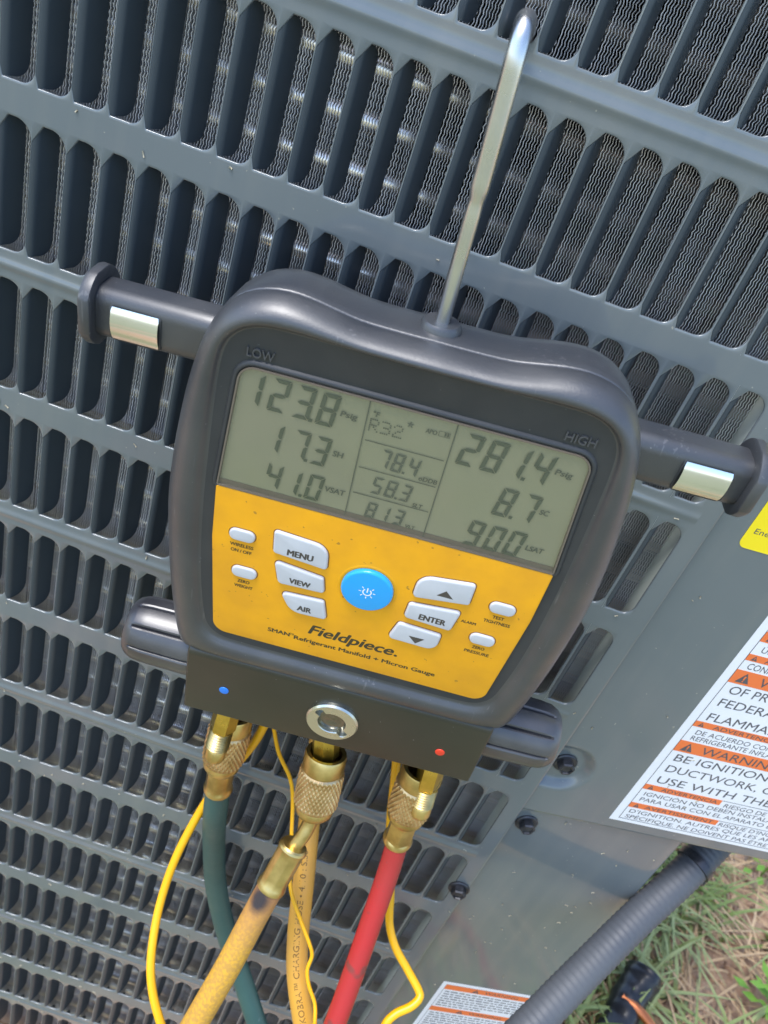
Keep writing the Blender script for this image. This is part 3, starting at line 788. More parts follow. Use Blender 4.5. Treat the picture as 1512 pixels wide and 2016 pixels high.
number([('8', -8.0, -6.4, 3.2, 6.3, .8), ('1', -3.8, -6.4, 3.3, 6.3, .8), ('3', 1.2, -6.4, 3.2, 6.3, .8)], [], SEGLT)
def gtext(name, body, x, y, w, h, m, z, parent, bold=.0, shear=0):
    """bold: stroke growth as a share of the capital height, laid as staggered copies"""
    q, f = text_fit(body, x, y, w, h, 0, shear); d = bold*h; parts = []
    offs = [(0, 0)] if not bold else [(-d, 0), (d, 0), (0, d*.5), (0, -d*.5), (0, 0)]
    for k, (ox, oy) in enumerate(offs): parts.append(([((a+ox)*MM, (b+oy)*MM, (z+.006*k)*MM) for a, b in q], f))
    return link(name, mesh(name, *join(parts), False), m, parent)
for body_, x, y, w, h in (('Psig', -21.9, 28.4, 5.2, 1.9), ('SH', -21.8, 13.6, 3.3, 2.0), ('VSAT', -22.0, -.5, 6.6, 2.0), ('Psig', 44.4, 28.2, 5.4, 1.9), ('SC', 44.9, 12.6, 2.9, 1.9), ('LSAT', 45.3, -2.4, 5.9, 2.0), ('oDDB', 5.9, 13.2, 5.8, 1.6), ('SLT', 6.3, 2.6, 3.3, 1.5), ('VLT', 6.0, -6.4, 3.3, 1.3), ('°F', -12.4, 31.4, 2.0, 1.7), ('APO', 3.9, 30.6, 3.4, 1.5)):
    gtext('lettering', body_, x, y, w, h, SEGLT, ZS, disp, .05, .1)
# dot-matrix R32
DM = {'R': ['11110', '10001', '10001', '11110', '10100', '10010', '10001'], '3': ['11110', '00001', '00001', '01110', '00001', '00001', '11110'], '2': ['01110', '10001', '00001', '00110', '01000', '10000', '11111']}
V, F = [], []
for k, ch in enumerate('R32'):
    for r_, row in enumerate(DM[ch]):
        for c_, b_ in enumerate(row):
            if b_ == '1':
                x = -12.9+k*3.7+c_*.62; y = 30.0-r_*.66; b = len(V)
                V += [(p*MM, q*MM, ZS*MM) for p, q in ((x, y), (x+.46, y), (x+.46, y+.5), (x, y+.5))]; F.append((b, b+1, b+2, b+3))
link('dot_matrix', mesh('dot_matrix', V, F, False), SEGLT, disp)
def lcd_quads(name, quads):
    V, F = [], []
    for q in quads:
        b = len(V); V += [(x*MM, y*MM, ZS*MM) for x, y in q]; F.append(tuple(range(b, b+len(q))))
    link(name, mesh(name, V, F, False), SEGLT, disp)
T_ = .17
for a, b_, c_, d_ in ((-14.0-T_, -14.0+T_, -8, 36.6), (12.6-T_, 12.6+T_, -8.4, 36.6), (-13.1, 11.7, 22.5-T_, 22.5+T_), (-13.1, 11.7, 12.25-T_, 12.25+T_), (-13.1, 11.9, 2.1-T_, 2.1+T_)):
    lcd_quads('divider_line', [[(a, c_), (b_, c_), (b_, d_), (a, d_)]])
lcd_quads('battery_icon', [[(7.8, 30.6), (11.3, 30.6), (11.3, 30.75), (7.8, 30.75)], [(7.8, 32.3), (11.3, 32.3), (11.3, 32.45), (7.8, 32.45)], [(7.8, 30.6), (7.95, 30.6), (7.95, 32.45), (7.8, 32.45)], [(11.15, 30.6), (11.3, 30.6), (11.3, 32.45), (11.15, 32.45)], [(9.6, 30.9), (10.1, 30.9), (10.1, 32.2), (9.6, 32.2)], [(10.4, 30.9), (10.95, 30.9), (10.95, 32.2), (10.4, 32.2)]])
st = []
for k in range(10):
    a = math.pi/2+k*math.pi/5; rr = 1.25 if k % 2 == 0 else .5; st.append((-.9+rr*math.cos(a), 31.8+rr*math.sin(a)))
lcd_quads('star_icon', [st])

# orange keypad
pad_out = fillet([(-57.4, -9.4), (57.4, -9.4), (57.2, -32), (53.6, -79.2), (-53.6, -79.2), (-57.2, -32)], [.8, .8, 30, 5.5, 5.5, 30], 8)
face = G('keypad_face', pad(pad_out, -1.5, -.35, .3), ORANGE)
ZF = -.35
def button(name, poly, rad, m=BTN, h=1.25, bev=.8):
    lp = fillet(poly, rad, 6)
    o = G(name, pad(lp, ZF-.1, ZF+h, bev, 5), m, deg=60)
    G('button_rim', loft([[(x, y, ZF+.015) for x, y in inset(lp, -.38)], [(x, y, ZF+.03) for x, y in inset(lp, .05)]], False, False), GRIME, o)
    return o
def rimmed(poly, rad):
    lp = fillet(poly, rad, 6); g = inset(lp, -.45)
    return lp
b1 = button('menu_button', [(-35.9, -21.2), (-16.6, -22.6), (-15.6, -33.0), (-35.2, -31.2)][::-1], [1.2, 1.2, 6.0, 1.4][::-1] if False else [1.4, 1.2, 5.5, 1.3])
b2 = button('view_button', [(-34.3, -34.8), (-16.1, -37.0), (-14.7, -44.2), (-31.8, -45.0)][::-1], [2.0, 1.2, 1.2, 1.5])
b3 = button('air_button', [(-30.4, -49.0), (-14.2, -47.9), (-11.9, -57.0), (-25.6, -57.6)][::-1], [6.5, 1.2, 1.2, 1.5])
b4 = button('up_button', [(15.4, -24.2), (34.9, -21.4), (35.0, -31.4), (15.2, -34.4)][::-1], [1.6, 1.2, 1.4, 6.0])
b5 = button('enter_button', [(15.0, -37.6), (33.5, -35.6), (32.0, -46.0), (14.6, -45.0)][::-1], [1.5, 1.5, 1.3, 1.4])
b6 = button('down_button', [(13.6, -48.4), (29.8, -49.2), (29.6, -57.8), (11.2, -57.4)][::-1], [1.6, 6.0, 1.3, 1.4])
ZB = ZF+1.25+.04
gtext('lettering', 'MENU', -30.1, -30.3, 9.0, 2.6, BTNINK, ZB, b1, .07)
gtext('lettering', 'VIEW', -27.8, -43.0, 7.6, 2.3, BTNINK, ZB, b2, .07)
gtext('lettering', 'AIR', -23.1, -55.4, 5.1, 2.4, BTNINK, ZB, b3, .07)
gtext('lettering', 'ENTER', 19.9, -43.7, 9.5, 2.6, BTNINK, ZB, b5, .07)
for pts, p_ in (([(25.9, -27.3), (23.1, -30.3), (29.0, -30.3)], b4), ([(18.5, -53.2), (21.6, -56.3), (24.4, -53.1)], b6)):
    link('arrow', mesh('arrow', [(x*MM, y*MM, ZB*MM) for x, y in pts], [(0, 1, 2)], False), BTNINK, p_)
for nm, cx, cy, tx in (('wireless_button', -46.6, -27.8, (('WIRELESS', -50.6, -33.1, 8.3), ('ON / OFF', -50.1, -35.7, 7.4))), ('zero_weight_button', -44.3, -44.8, (('ZERO', -46.4, -50.0, 4.4), ('WEIGHT', -47.4, -52.5, 6.8))), ('tightness_button', 46.3, -29.4, (('TEST', 44.3, -34.6, 4.0), ('TIGHTNESS', 41.7, -37.1, 9.5))), ('zero_pressure_button', 44.0, -46.4, (('ZERO', 41.7, -51.5, 4.5), ('PRESSURE', 39.5, -54.2, 9.1)))):
    button(nm, [(cx-4.6, cy-2.5), (cx+4.6, cy-2.5), (cx+4.6, cy+2.5), (cx-4.6, cy+2.5)], 2.45, h=1.0, bev=.65)
    for t_, x, y, w in tx: gtext('lettering', t_, x, y-.45, w, 1.4, INK, ZF+.04, face, .045)
gtext('lettering', 'ALARM', 34.5, -40.7, 5.3, 1.2, INK, ZF+.04, face, .045)
gtext('lettering', 'Fieldpiece', -17.4, -67.2, 32.6, 4.7, INK, ZF+.04, face, .055, .24)
gtext('lettering', '.', 15.9, -67.2, .8, 5.2, INK, ZF+.04, face, .05)
gtext('lettering', 'SMAN', -32.6, -71.8, 8.4, 1.9, INK, ZF+.04, face, .06)
gtext('lettering', '™', -24.1, -71.7, 1.5, 1.9, INK, ZF+.04, face, .0)
gtext('lettering', 'Refrigerant Manifold + Micron Gauge', -22.3, -72.4, 55.0, 1.95, INK, ZF+.04, face, .06)
pw = [(9.3*math.cos(a)-.4, 9.3*math.sin(a)-37.0) for a in np.linspace(0, 2*math.pi, 64, endpoint=False)]
pb = G('power_button', pad(pw, ZF-.1, ZF+1.9, .9, 5), BLUE, deg=60)
link('button_well', sharp(fixn(mesh('button_well', *sc_mm(loft([[(x, y, ZF-.02) for x, y in inset(pw, -1.5)], [(x, y, ZF+.25) for x, y in inset(pw, -.9)], [(x, y, ZF+.02) for x, y in inset(pw, -.1)]], False, False)))), 60), ORANGE, gauge)
def arc_strip(cx, cy, r0, r1, a0, a1, n=16):
    P = [(cx+r1*math.cos(a0+(a1-a0)*k/n), cy+r1*math.sin(a0+(a1-a0)*k/n)) for k in range(n+1)]
    Q = [(cx+r0*math.cos(a0+(a1-a0)*k/n), cy+r0*math.sin(a0+(a1-a0)*k/n)) for k in range(n+1)]
    return P, Q
V, F = [], []; P, Q = arc_strip(-.2, -37.0, 1.25, 1.7, math.radians(128), math.radians(412))
zi = (ZF+1.9+.04)*MM
for k in range(len(P)-1):
    b = len(V); V += [(p[0]*MM, p[1]*MM, zi) for p in (P[k], P[k+1], Q[k+1], Q[k])]; F.append((b, b+1, b+2, b+3))
b = len(V); V += [(x*MM, y*MM, zi) for x, y in ((-.42, -37.2), (.02, -37.2), (.02, -34.9), (-.42, -34.9))]; F.append((b, b+1, b+2, b+3))
for a in (-90, -45, 0, 45, 135, 180, 225):
    a = math.radians(a); d = np.array([math.cos(a), math.sin(a)]); n_ = np.array([-d[1], d[0]])*.17; c = np.array([-.2, -37.0]); b = len(V)
    V += [(*(q*MM), zi) for q in (c+d*2.1-n_, c+d*3.0-n_, c+d*3.0+n_, c+d*2.1+n_)]; F.append((b, b+1, b+2, b+3))
link('power_symbol', mesh('power_symbol', V, F, False), WHITE, pb)
def raised_text(body_, x, y, w, h, z, parent):
    q, f = text_fit(body_, x, y, w, h, 0); n = len(q)
    v = [(a*MM, b*MM, (z+.7)*MM) for a, b in q]+[(a*MM, b*MM, (z-.2)*MM) for a, b in q]
    from collections import Counter
    e = Counter()
    for p in f:
        for i in range(len(p)): e[tuple(sorted((p[i], p[(i+1) % len(p)])))] += 1
    ff = list(f)+[(a, b, b+n, a+n) for (a, b), k in e.items() if k == 1]
    link('raised_lettering', mesh('raised_lettering', v, ff, False), RAISED, parent)
raised_text('LOW', -52.0, 39.9, 8.2, 2.9, -1.5, body); raised_text('HIGH', 43.0, 40.2, 9.2, 2.9, -1.5, body)

# manifold block with its knobs, cap, dots and ports
mb = fillet([(-131, .6), (-131, -33), (-92.5, -33), (-92.5, .6)], [1.0, 2, 2, 4.0], 5)     # (y, z) section
def manifold():
    L = []
    for x, d in ((-62.8, 1.0), (-62.4, .3), (-61.8, 0), (61.8, 0), (62.4, .3), (62.8, 1.0)):
        L.append([(x, y, z) for y, z in inset(mb, d)])
    return loft(L)
man = G('manifold_block', manifold(), ANOD, deg=35)
def capring():
    n = 96; cx, cy = 0, -113.2; L = []
    def inner(a):
        r = 5.9
        for c in (math.radians(138), math.radians(-42)):
            d = abs((a-c+math.pi) % (2*math.pi)-math.pi)
            if d < .26: r = 9.0-.9*(d/.26)**4
        return r
    A = [2*math.pi*i/n for i in range(n)]
    for rr, z in ((10.9, .55), (10.9, 1.9), (10.3, 2.7)): L.append([(cx+rr*math.cos(a), cy+rr*math.sin(a), z) for a in A])
    for d, z in ((.25, 2.75), (0, 2.5), (0, .5)): L.append([(cx+(inner(a)+d)*math.cos(a), cy+(inner(a)+d)*math.sin(a), z) for a in A])
    return loft(L, False, False)
cap = G('port_cap', capring(), NICKEL, man, deg=30)
bowl = [[(r*math.cos(a), -113.2+r*math.sin(a), z) for a in np.linspace(0, 2*math.pi, 48, endpoint=False)] for r, z in ((9.6, .62), (6.4, .63), (5.9, .9), (4.4, 1.15), (2.4, .95), (.6, .75))]
G('cap_bowl', loft(bowl, False, True), SIGHT, man, deg=60)
for nm, x, y, m in (('blue_dot', -46.2, -113.3, BLDOT), ('red_dot', 46.3, -115.6, RDDOT)):
    lp = [(x+2.0*math.cos(a), y+2.0*math.sin(a)) for a in np.linspace(0, 2*math.pi, 32, endpoint=False)]
    G(nm, pad(lp, .5, .95, .3), m, man)
def knob(sgn):
    n = 144; L = []
    def rr(a, r, g):
        k = (a*9/(2*math.pi)) % 1; d = min(k, 1-k)*2*math.pi/9*r
        return r-g*max(0, 1-d/.8)
    for x, r, g in ((63.2, 13.6, 0), (63.2, 14.2, 1.6), (66, 14.4, 1.6), (84, 14.0, 1.6), (88.4, 13.5, 1.3), (89.2, 13.2, .2), (91.2, 12.2, 0), (92.6, 10.8, 0), (93.2, 8, 0), (93.2, 2, 0)):
        L.append([(sgn*x, -108.5+rr(2*math.pi*i/n, r, g)*math.cos(2*math.pi*i/n), -16+rr(2*math.pi*i/n, r, g)*math.sin(2*math.pi*i/n)) for i in range(n)])
    return loft(L)
for s_ in (-1, 1): G('valve_knob', knob(s_), KNOB, deg=28)

# side grips with chrome inserts
def grip(s):
    sec = fillet([(23.6, -30), (23.6, -14.2), (40.8, -14.2), (40.8, -30)], [5.5, 5, 5, 5.5], 9)   # (y, z)
    L = [[(s*x, y, z) for y, z in inset(sec, d)] for x, d in ((60, 0), (103.5, .2), (104.6, .7))]
    cy, cz = 32.2, -22; n = len(sec); A = [math.atan2(z-cz, y-cy) for y, z in sec]
    fl = [[(s*x, cy+r*math.cos(a), cz+r*math.sin(a)) for a in A] for x, r in ((104.0, 8), (104.0, 12.0), (104.4, 12.6), (106.6, 12.8), (107.8, 12.2), (108.2, 10.5))]
    g = G('side_grip', join([loft(L), loft(fl)]), RUBBER, deg=50)
    ch = fillet([(s*83.3, 25.6), (s*98.6, 25.6), (s*98.6, 37.0), (s*83.3, 37.0)][::s], 1.2, 5)
    def bow(y): return -13.15-.052*(y-31.6)**2
    Lp = [[(x, y, -15.5) for x, y in ch], [(x, y, bow(y)+.35) for x, y in ch]]
    n = len(ch); v = [p for l in Lp for p in l]; f = [(i, (i+1) % n, n+(i+1) % n, n+i) for i in range(n)]
    # curved chrome face in strips
    rows = np.linspace(25.9, 36.7, 13); base = len(v)
    for y in rows:
        t = min(y-25.6, 37.0-y); xin = .9-math.sqrt(max(0, .81-(.9-min(t, .9))**2)) if t < .9 else 0
        v += [(s*(83.4+xin), y, bow(y)+.42), (s*(98.5-xin), y, bow(y)+.42)]
    f += [(base+2*k, base+2*k+1, base+2*k+3, base+2*k+2) for k in range(len(rows)-1)]
    G('chrome_insert', (v, f), CHROME, g, deg=40)
    fr = inset(ch, -.7); gl = loft([[(x, y, -15.6) for x, y in fr], [(x, y, bow(y)+.28) for x, y in inset(ch, -.55)], [(x, y, bow(y)+.25) for x, y in inset(ch, -.1)]], False, False)
    G('insert_frame', gl, BEZEL, g)
for s_ in (-1, 1): grip(s_)

# steel hook
pth = catmull([(.2, 44, -20), (.2, 58, -20), (.25, 75, -20.1), (.35, 90, -20.1), (.35, 96, -19.8), (.3, 110, -19.8), (.25, 120, -19.9), (.2, 127, -20.4), (.25, 131.6, -22.8), (.4, 133.2, -28), (.7, 132.6, -38), (1.4, 129.4, -62), (1.8, 127.2, -78), (1.9, 123.5, -84), (1.9, 117, -86)], 8)
hr = []
for p in pth:
    y = p[1] if p[2] > -24 else 130
    hr.append(2.25+.35*max(0, min(1, (y-90)/6))-.30*math.exp(-((y-92.5)/2.2)**2))  # shallow neck shaped into the rod in place of a dark reflection
hook = G('hook', sweep(pth, hr, 28, ref=(0, 0, 1)), STEEL, deg=60)
G('hook_collar', lathe((0.2, 52, -20), (.2, 57.4, -20), [(0, 6.5), (.8, 6.3), (1, 5.4), (1, 3.5)], 32, ref=(0, 0, 1)), BACKSH)

# brass ports (hex body with a threaded service stub) at the two outer outlets, plain nipple in the middle
def wpart(name, vf, m, parent, deg=40, label=None):
    """shape given on the panel drawing, stored in the gauge's axes"""
    v = [tuple(to_gauge(p)) for p in vf[0]]; return G(name, (v, vf[1]), m, parent, deg, None, label)
def port(hexp, stub):
    h0, h1 = np.array(hexp[0], float), np.array(hexp[1], float); a, b = np.array(stub[0], float), np.array(stub[1], float)
    ext = h0+(h0-h1)*.35
    body_ = wpart('port_fitting', lathe(ext, h1, [(0, 6.0), (.93, 6.0), (1, 5.3)], 6, ref=(.5, -1, 0)), BRASSY, gauge, 25)
    prof = [(0, 5.2)]
    n = 7
    for k in range(n):
        t0 = .05+.52*k/n; prof += [(t0, 4.7), (t0+.52/n*.5, 5.35)]
    prof += [(.58, 4.7), (.62, 4.95), (.84, 4.85), (.93, 4.2), (.985, 2.8), (1.0, 1.6), (.97, 1.2)]
    wpart('threaded_stub', lathe(a, b, prof, 36), BRASS, body_, 35)
port([(137.5, -37.0, -205.0), (137.8, -38.2, -224.0)], [(137.8, -38.2, -224.0), (138.4, -42.1, -242.0)])
port([(230.4, -34.6, -196.8), (233.4, -35.7, -217.3)], [(233.4, -35.7, -217.3), (236.1, -39.1, -234.6)])
wpart('port_fitting', lathe((180.2, -37.6, -196), (186.4, -37.2, -222.5), [(0, 6.2), (.82, 6.2), (.88, 5.4), (1, 5.2)], 8), BRASSY, gauge, 25)

# ------------------------------------------------------------------ hoses
def knurl(n_around, n_along, depth):
    def f(a, t, r):
        u = a*n_around/(2*math.pi); w = t*n_along
        tri = lambda q: 1-abs((q % 1)*2-1)
        return 1+depth*(min(tri(u+w), tri(u-w))*1.6-.5)
    return f
def hose_nut(p0, p1, parent, r=10.3, ring=True):
    """knurled coupling nut: plain collar, diamond knurl, rounded base"""
    p0, p1 = np.array(p0, float), np.array(p1, float); L = np.linalg.norm(p1-p0)
    def at(t): return p0+(p1-p0)*t
    col = lathe(at(0), at(.26), [(.55, r*.72), (.02, r*.74), (0, r*.92), (.12, r*.97), (.9, r*.97), (1, r*.94)], 48, cap=False)
    prof = [(0, r*.93), (.03, r*.97)]+[(t, r) for t in np.linspace(.05, .95, 32)]+[(.97, r*.97), (1, r*.92)]
    kf = knurl(30, 5.5, .055); kn = lathe(at(.26), at(.83), prof, 180, rmod=lambda a, t, r_: kf(a, t, r_) if .04 < t < .96 else 1, cap=False)
    base = lathe(at(.83), at(1), [(0, r*.92), (.15, r*.93), (.55, r*.90), (.85, r*.78), (1, r*.6), (1, r*.2)], 48)
    def W3(vf): return [tuple(W(p)) for p in vf[0]], vf[1]
    v, f = join([col, base]); nut = link('coupling_nut', sharp(fixn(mesh('coupling_nut', *W3((v, f)))), 40), BRASS, parent)
    link('knurl', sharp(fixn(mesh('knurl', *W3(kn))), 50), BRONZE, nut)
    return nut
def ferrule(p0, p1, r, flats, parent, m=BRASS, deep=.05):
    def rm(a, t, r_):
        k = (a*flats/(2*math.pi)) % 1; ed = .10 < t < .86
        return (1-deep*(1-abs(2*k-1)**1.5) if ed else 1)
    prof = [(0, r*.55), (.0, r*.85), (.03, r*.97), (.07, r*1.02), (.10, r*.99)]+[(t, r*.97) for t in (.14, .3, .5, .7, .83)]+[(.87, r*1.0), (.93, r*1.05), (.98, r*1.03), (1, r*.95), (1, r*.7)]
    v, f = lathe(p0, p1, prof, 96, rmod=rm)
    return link('ferrule', sharp(fixn(mesh('ferrule', [tuple(W(p)) for p in v], f)), 28), m, parent)
def hose(name, loc, label, cat='hose'):
    return thing(name, W(loc), label, cat)
def tube_part(name, pts, r, m, parent, n=28, per=10, wear=None):
    path = catmull(pts, per); v, f = sweep(path, r, n)
    me = sharp(fixn(mesh(name, [tuple(W(p)) for p in v], f)), 60)
    if wear:
        at_ = me.color_attributes.new('wear', 'FLOAT_COLOR', 'POINT'); c0 = np.array(pts[0], float)
        for i, p in enumerate(v):
            a, b = wear(np.array(p)); at_.data[i].color = (a, b, 0, 1)
    return link(name, me, m, parent), path

gh = hose('green_hose', (143, -30, -275), 'dark green refrigerant hose under the blue dot with brass nut')
hose_nut((139.7, -28.3, -222), (141.7, -31.3, -260.0), gh, 9.7); ferrule((141.6, -30.6, -256.0), (143.4, -30.1, -277.0), 6.9, 8, gh, BRASS, .04)
tube_part('tube', [(143.2, -30.1, -274.0), (145.6, -28.3, -298.5), (149.7, -19.5, -339.1), (158.4, -14.2, -385.8), (173.8, -14.4, -428.9), (194.1, -21.6, -461.7), (212.4, -32.6, -484.3), (231.0, -43.4, -506.5), (262, -75, -560), (300, -140, -650), (370, -220, -728), (420, -330, -734), (430, -480, -734)], 6.2, GREENH, gh)
rh = hose('red_hose', (234.7, -31.2, -265), 'red refrigerant hose under the red dot with brass nut')
hose_nut((229.4, -30.3, -213), (232.8, -32.7, -248.5), rh, 9.7); ferrule((232.7, -32.0, -244.4), (234.9, -31.0, -266.5), 7.1, 6, rh, BRASS, .085)
tube_part('tube', [(234.7, -31.2, -263), (236.8, -37.6, -282.7), (238.2, -51.7, -313.0), (239.0, -64.9, -337.9), (239.2, -77.0, -359.3), (239.6, -89.1, -382.5), (240, -125, -450), (250, -172, -560), (310, -215, -668), (400, -212, -728), (470, -190, -734), (494, -172, -734), (506, -150, -734), (510, -118, -734), (540, -70, -734), (620, -20, -734)], 5.55, REDH, rh)
yh = hose('yellow_hose', (183.6, -62.2, -289), 'thick yellow hose with scorched end, brass elbow and knurled nut')
hose_nut((185.5, -37.4, -216.5), (190.0, -45.3, -249.9), yh, 9.9); 
tube_part('elbow_tube', [(189.6, -44.0, -246.5), (190.0, -45.4, -250.5), (190.1, -47.3, -255.0), (189.1, -50.5, -260.6), (186.9, -53.4, -267.8), (185.6, -56.5, -275)], 3.5, BRASS, yh, 24, 8)
ferrule((187.1, -52.6, -265.4), (183.6, -62.2, -288.9), 6.9, 9, yh, BRASS, .035)
hp0 = np.array((183.6, -62.2, -288.9))
camv = np.array((164.1, -271.9, 58.8))
def burn(p):
    ax = np.array((-2.3, -6.6, -16.3)); ax = ax/np.linalg.norm(ax); d = p-hp0; t = d@ax; rad = d-ax*t
    side = rad/ (np.linalg.norm(rad)+1e-6); tc = camv-p; tc = tc-ax*(tc@ax); tc /= np.linalg.norm(tc); lf = np.cross(ax, tc)
    ang = math.atan2(side@lf, side@tc)
    w = random.uniform(-.25, .25)
    spot = max(0, 1-math.hypot((t-4.0)/9.5, (ang-.30)/1.15)+.15*w)
    halo = max(0, 1-t/34.0)*1.0+.12*w
    return min(1, spot*1.7), max(0, min(1, halo))
pts = catmull([(183.9, -61.4, -286.8), (181.3, -68.8, -305.2), (177.9, -80.6, -330.0), (173.4, -93.0, -355.9), (168.8, -105.7, -382.2), (164.1, -119.9, -412.9), (150, -160, -510), (120, -240, -650), (70, -330, -728), (-20, -420, -734), (-160, -480, -734)], 20)
tube_part('tube', pts, 6.35, YHOSE, yh, 40, 2, burn)

rr_ = hose('printed_hose', (192.1, -14, -292), 'worn amber yellow hose printed with lettering, behind the other hoses')
_, rp = tube_part('tube', [(176, 8, -215), (182.3, 1.5, -246.9), (187.4, -4.8, -272.0), (192.1, -14.0, -292.4), (201.5, -33.5, -323.2), (208.1, -47.3, -345.2), (215.2, -58.2, -362.3), (226.5, -69.8, -380.4), (239.0, -81.1, -398.1), (262, -120, -460), (330, -200, -600), (430, -268, -708), (520, -280, -733), (569, -271, -734), (632, -254, -734), (723, -225, -734), (841, -263, -734), (980, -340, -734)], 5.75, YREAR, rr_, 28, 12)
def wrap_text(body_, path, s0, length, h, r, m, parent, away=0.0):
    """lettering wrapped round a hose, reading up the hose"""
    P = np.array(path); d = np.r_[0, np.cumsum(np.linalg.norm(np.diff(P, axis=0), axis=1))]
    q, f = text_fit(body_, 0, -h/2, length, h, 0); V = []
    T = np.gradient(P, axis=0); T /= np.linalg.norm(T, axis=1, keepdims=True)
    for a, b in q:
        s = s0-a; p = np.array([np.interp(s, d, P[:, i]) for i in range(3)]); t = np.array([np.interp(s, d, T[:, i]) for i in range(3)]); t /= np.linalg.norm(t)
        u = camv-p; u = u-t*(u@t); u /= np.linalg.norm(u); w = np.cross(t, u); ph = b/r+away
        V.append(tuple(W(p+(r+.05)*(math.cos(ph)*u+math.sin(ph)*w))))
    link('lettering', mesh('lettering', V, f, False), m, parent)
HINK = mat('hose_print', (.13, .065, .015), .5)
pl = float(np.sum(np.linalg.norm(np.diff(np.array(rp), axis=0), axis=1)))
TXT_S = 218.0
wrap_text('Just Better • KOBRA™ CHARGING HOSE • 4/10 : S.S0', rp, TXT_S, 118, 3.1, 5.75, HINK, rr_, .10)

def cable(name, pts, r, label, cat='cable', m=YCAB):
    path = catmull(pts, 10); v, f = sweep(path, r, 18)
    P = W(pts[0]); me = sharp(fixn(mesh(name, [tuple(W(p)-P) for p in v], f)), 60)
    o = link(name, me, m); o.location = P; o['label'] = label; o['category'] = cat; return o
cable('yellow_cable', [(158, -26, -195), (156.9, -25.1, -211.4), (154.7, -21.0, -231.5), (152.2, -18.8, -250.8), (145.3, -15.3, -281.9), (138.4, -17.3, -307.6), (133.4, -32.0, -337.3), (133.8, -47.2, -361.8), (139.2, -65.2, -377.2), (146.3, -76.0, -388.6), (157.2, -85.5, -399.6), (173.3, -96.1, -415.8), (215, -118, -480), (330, -145, -650), (420, -130, -730), (452, -136, -737), (480, -156, -737), (494, -184, -737), (478, -200, -737), (440, -190, -737), (380, -200, -737)], 2.25, 'yellow cable looping out round the green hose')
cable('yellow_cable', [(214, -17, -200), (216.5, -15.8, -218.4), (220.9, -13.9, -234.0), (227.3, -10.3, -260.0), (233.4, -9.9, -283.8), (240.9, -17.4, -301.2), (247.5, -25.7, -318.1), (252.7, -32.4, -332.4), (260.1, -37.7, -342.4), (270.4, -42.8, -350.1), (279.2, -49.2, -354.3), (280.3, -52.4, -355.7), (277.0, -56.4, -358.4), (270.4, -60.6, -361.7), (266.7, -65.5, -365.9), (266.7, -72.6, -373.7), (270, -95, -400)], 2.2, 'yellow cable with a sharp kink behind the red hose')
cable('thin_wire', [(153, -24, -205), (155.5, -21.7, -221.2), (158.6, -19.4, -232.5), (165.6, -18.9, -250.3), (174.9, -18.8, -264.9), (180.0, -21.1, -276.0), (185.8, -29.0, -292.2), (190.4, -37.0, -304.8), (195.7, -44.1, -315.6), (205.0, -50.5, -325.5), (213.6, -56.0, -333.9), (217.1, -58.4, -339.5), (217.4, -62.4, -346.0), (220.8, -66.2, -351.9), (226.7, -70.3, -358.3), (229.3, -75.2, -362.3), (232.5, -81.2, -371.7)], 1.0, 'thin yellow wire twisting in front of the printed hose', 'wire')

# ------------------------------------------------------------------ conduit, refrigerant line and weeds beside the unit
cd = thing('conduit', W((425, 40, -300)), 'dark grey ribbed flexible conduit sloping down beside the lower panel', 'conduit')
cpts = [(440, 64, -240), (437, 60, -262), (429.5, 51, -283), (414, 33, -300), (391.6, 9.2, -319.6), (363.4, -23.3, -341.2), (347.5, -42.0, -352.6), (333.5, -58.5, -364.2), (312, -86, -396), (296, -120, -460)]
raw = np.array(catmull(cpts, 20)); dl = np.r_[0, np.cumsum(np.linalg.norm(np.diff(raw, axis=0), axis=1))]
tt = np.arange(0, dl[-1], .95); path = [np.array([np.interp(t, dl, raw[:, i]) for i in range(3)]) for t in tt]
rad = [9.6+.22*math.cos(2*math.pi*t/3.8) for t in tt]                # fine moulded ribs
v, f = sweep(path, rad, 32); link('tube', sharp(mesh('tube', [tuple(W(p)) for p in v], f), 70), CONDU, cd)
c0, c1 = np.array(path[66], float), np.array(path[68], float); t_ = (c1-c0)/np.linalg.norm(c1-c0)
v, f = lathe(c0-t_*2.6, c0+t_*2.6, [(0, 9.9), (.05, 11.0), (.95, 11.0), (1, 9.9)], 32)
link('cable_tie', sharp(mesh('cable_tie', [tuple(W(p)) for p in v], f), 40), SCREW, cd)
side = np.cross(t_, (0, -1, 0)); side /= np.linalg.norm(side)
side = side if side[0] > 0 else -side
hd = c0+side*13
v, f = lathe(hd-t_*4.0, hd+t_*4.0, [(0, 3.2), (.15, 4.2), (.85, 4.2), (1, 3.2)], 8)
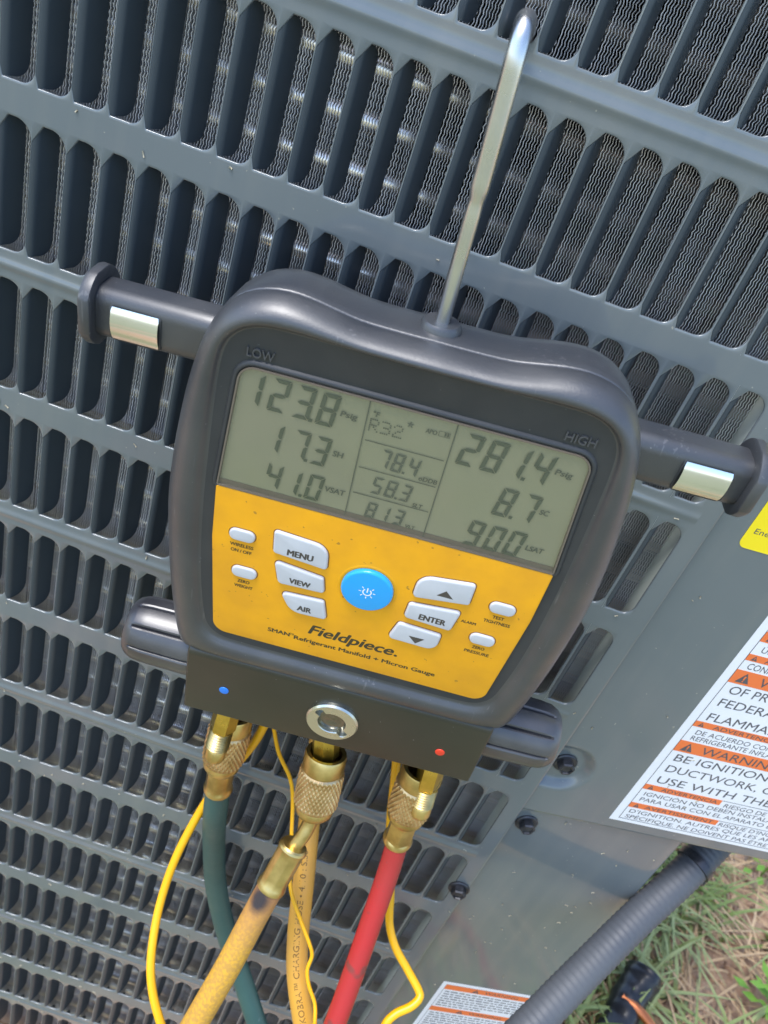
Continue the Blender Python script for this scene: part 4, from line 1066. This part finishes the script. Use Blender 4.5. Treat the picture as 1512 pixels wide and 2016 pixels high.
link('tie_head', sharp(mesh('tie_head', [tuple(W(p)) for p in v], f), 40), SCREW, cd)

def ins_path(k): return None
ip = thing('insulated_pipe', W((612, 205, -740)), 'black foam insulated refrigerant pipe end in the grass', 'pipe')
path = catmull([(628, 238, -700), (622, 226, -705), (612, 208, -716), (598, 180, -724), (570, 130, -728), (520, 60, -730)], 8)
rad = [18.5+1.0*math.sin(k*.45)+.5*math.sin(k*1.3) for k in range(len(path))]; rad[0] = 14
v, f = sweep(path, rad, 22, rmod=lambda a, k: 1+.05*math.sin(2*a+k*.3)+.02*math.sin(5*a-k*.4)); link('foam_sleeve', mesh('foam_sleeve', [tuple(W(p)) for p in v], f), FOAM, ip)
cable('copper_pipe', [(600, 205, -705), (614, 196, -703), (632, 186, -708), (660, 168, -722), (700, 140, -738)], 5.2, 'short copper pipe lying against the black insulated pipe', 'pipe', COPPER)

def weed(cx, cy, n, label):
    V, F = [], []
    for k in range(n):
        a = random.uniform(0, 6.28); d = random.uniform(.0, .028); x, y, z = cx+d*math.cos(a), cy+d*math.sin(a), random.uniform(.01, .05); L = random.uniform(.007, .012); b = len(V)
        ux, uy = math.cos(a), math.sin(a); t = random.uniform(-.2, .5)
        V += [(x, y, z), (x+ux*L-uy*L*.5, y+uy*L+ux*L*.5, z+L*t*.6), (x+ux*L*2, y+uy*L*2, z+L*t), (x+ux*L+uy*L*.5, y+uy*L-ux*L*.5, z+L*t*.6), (x+ux*L, y+uy*L, z+L*t*.4-.001)]
        F += [(b, b+1, b+4), (b+1, b+2, b+4), (b+2, b+3, b+4), (b+3, b, b+4)]
    e = thing('weed', (cx, cy, 0), label, 'plant'); link('leaves', mesh('leaves', V, F), LEAF, e)
    v, f = sweep([(0, 0, -5), (1, 1, 15), (0, 2, 40)], [1.3, 1.1, .6], 8)
    link('stem', mesh('stem', [(cx+x*MM, cy+y*MM, z*MM) for x, y, z in v], f), LEAF, e)
weed(.80, .262, 46, 'bright green leafy weed at the bare soil near the insulated pipe')
weed(.85, .46, 30, 'small bright green weed on bare soil below the service panel')
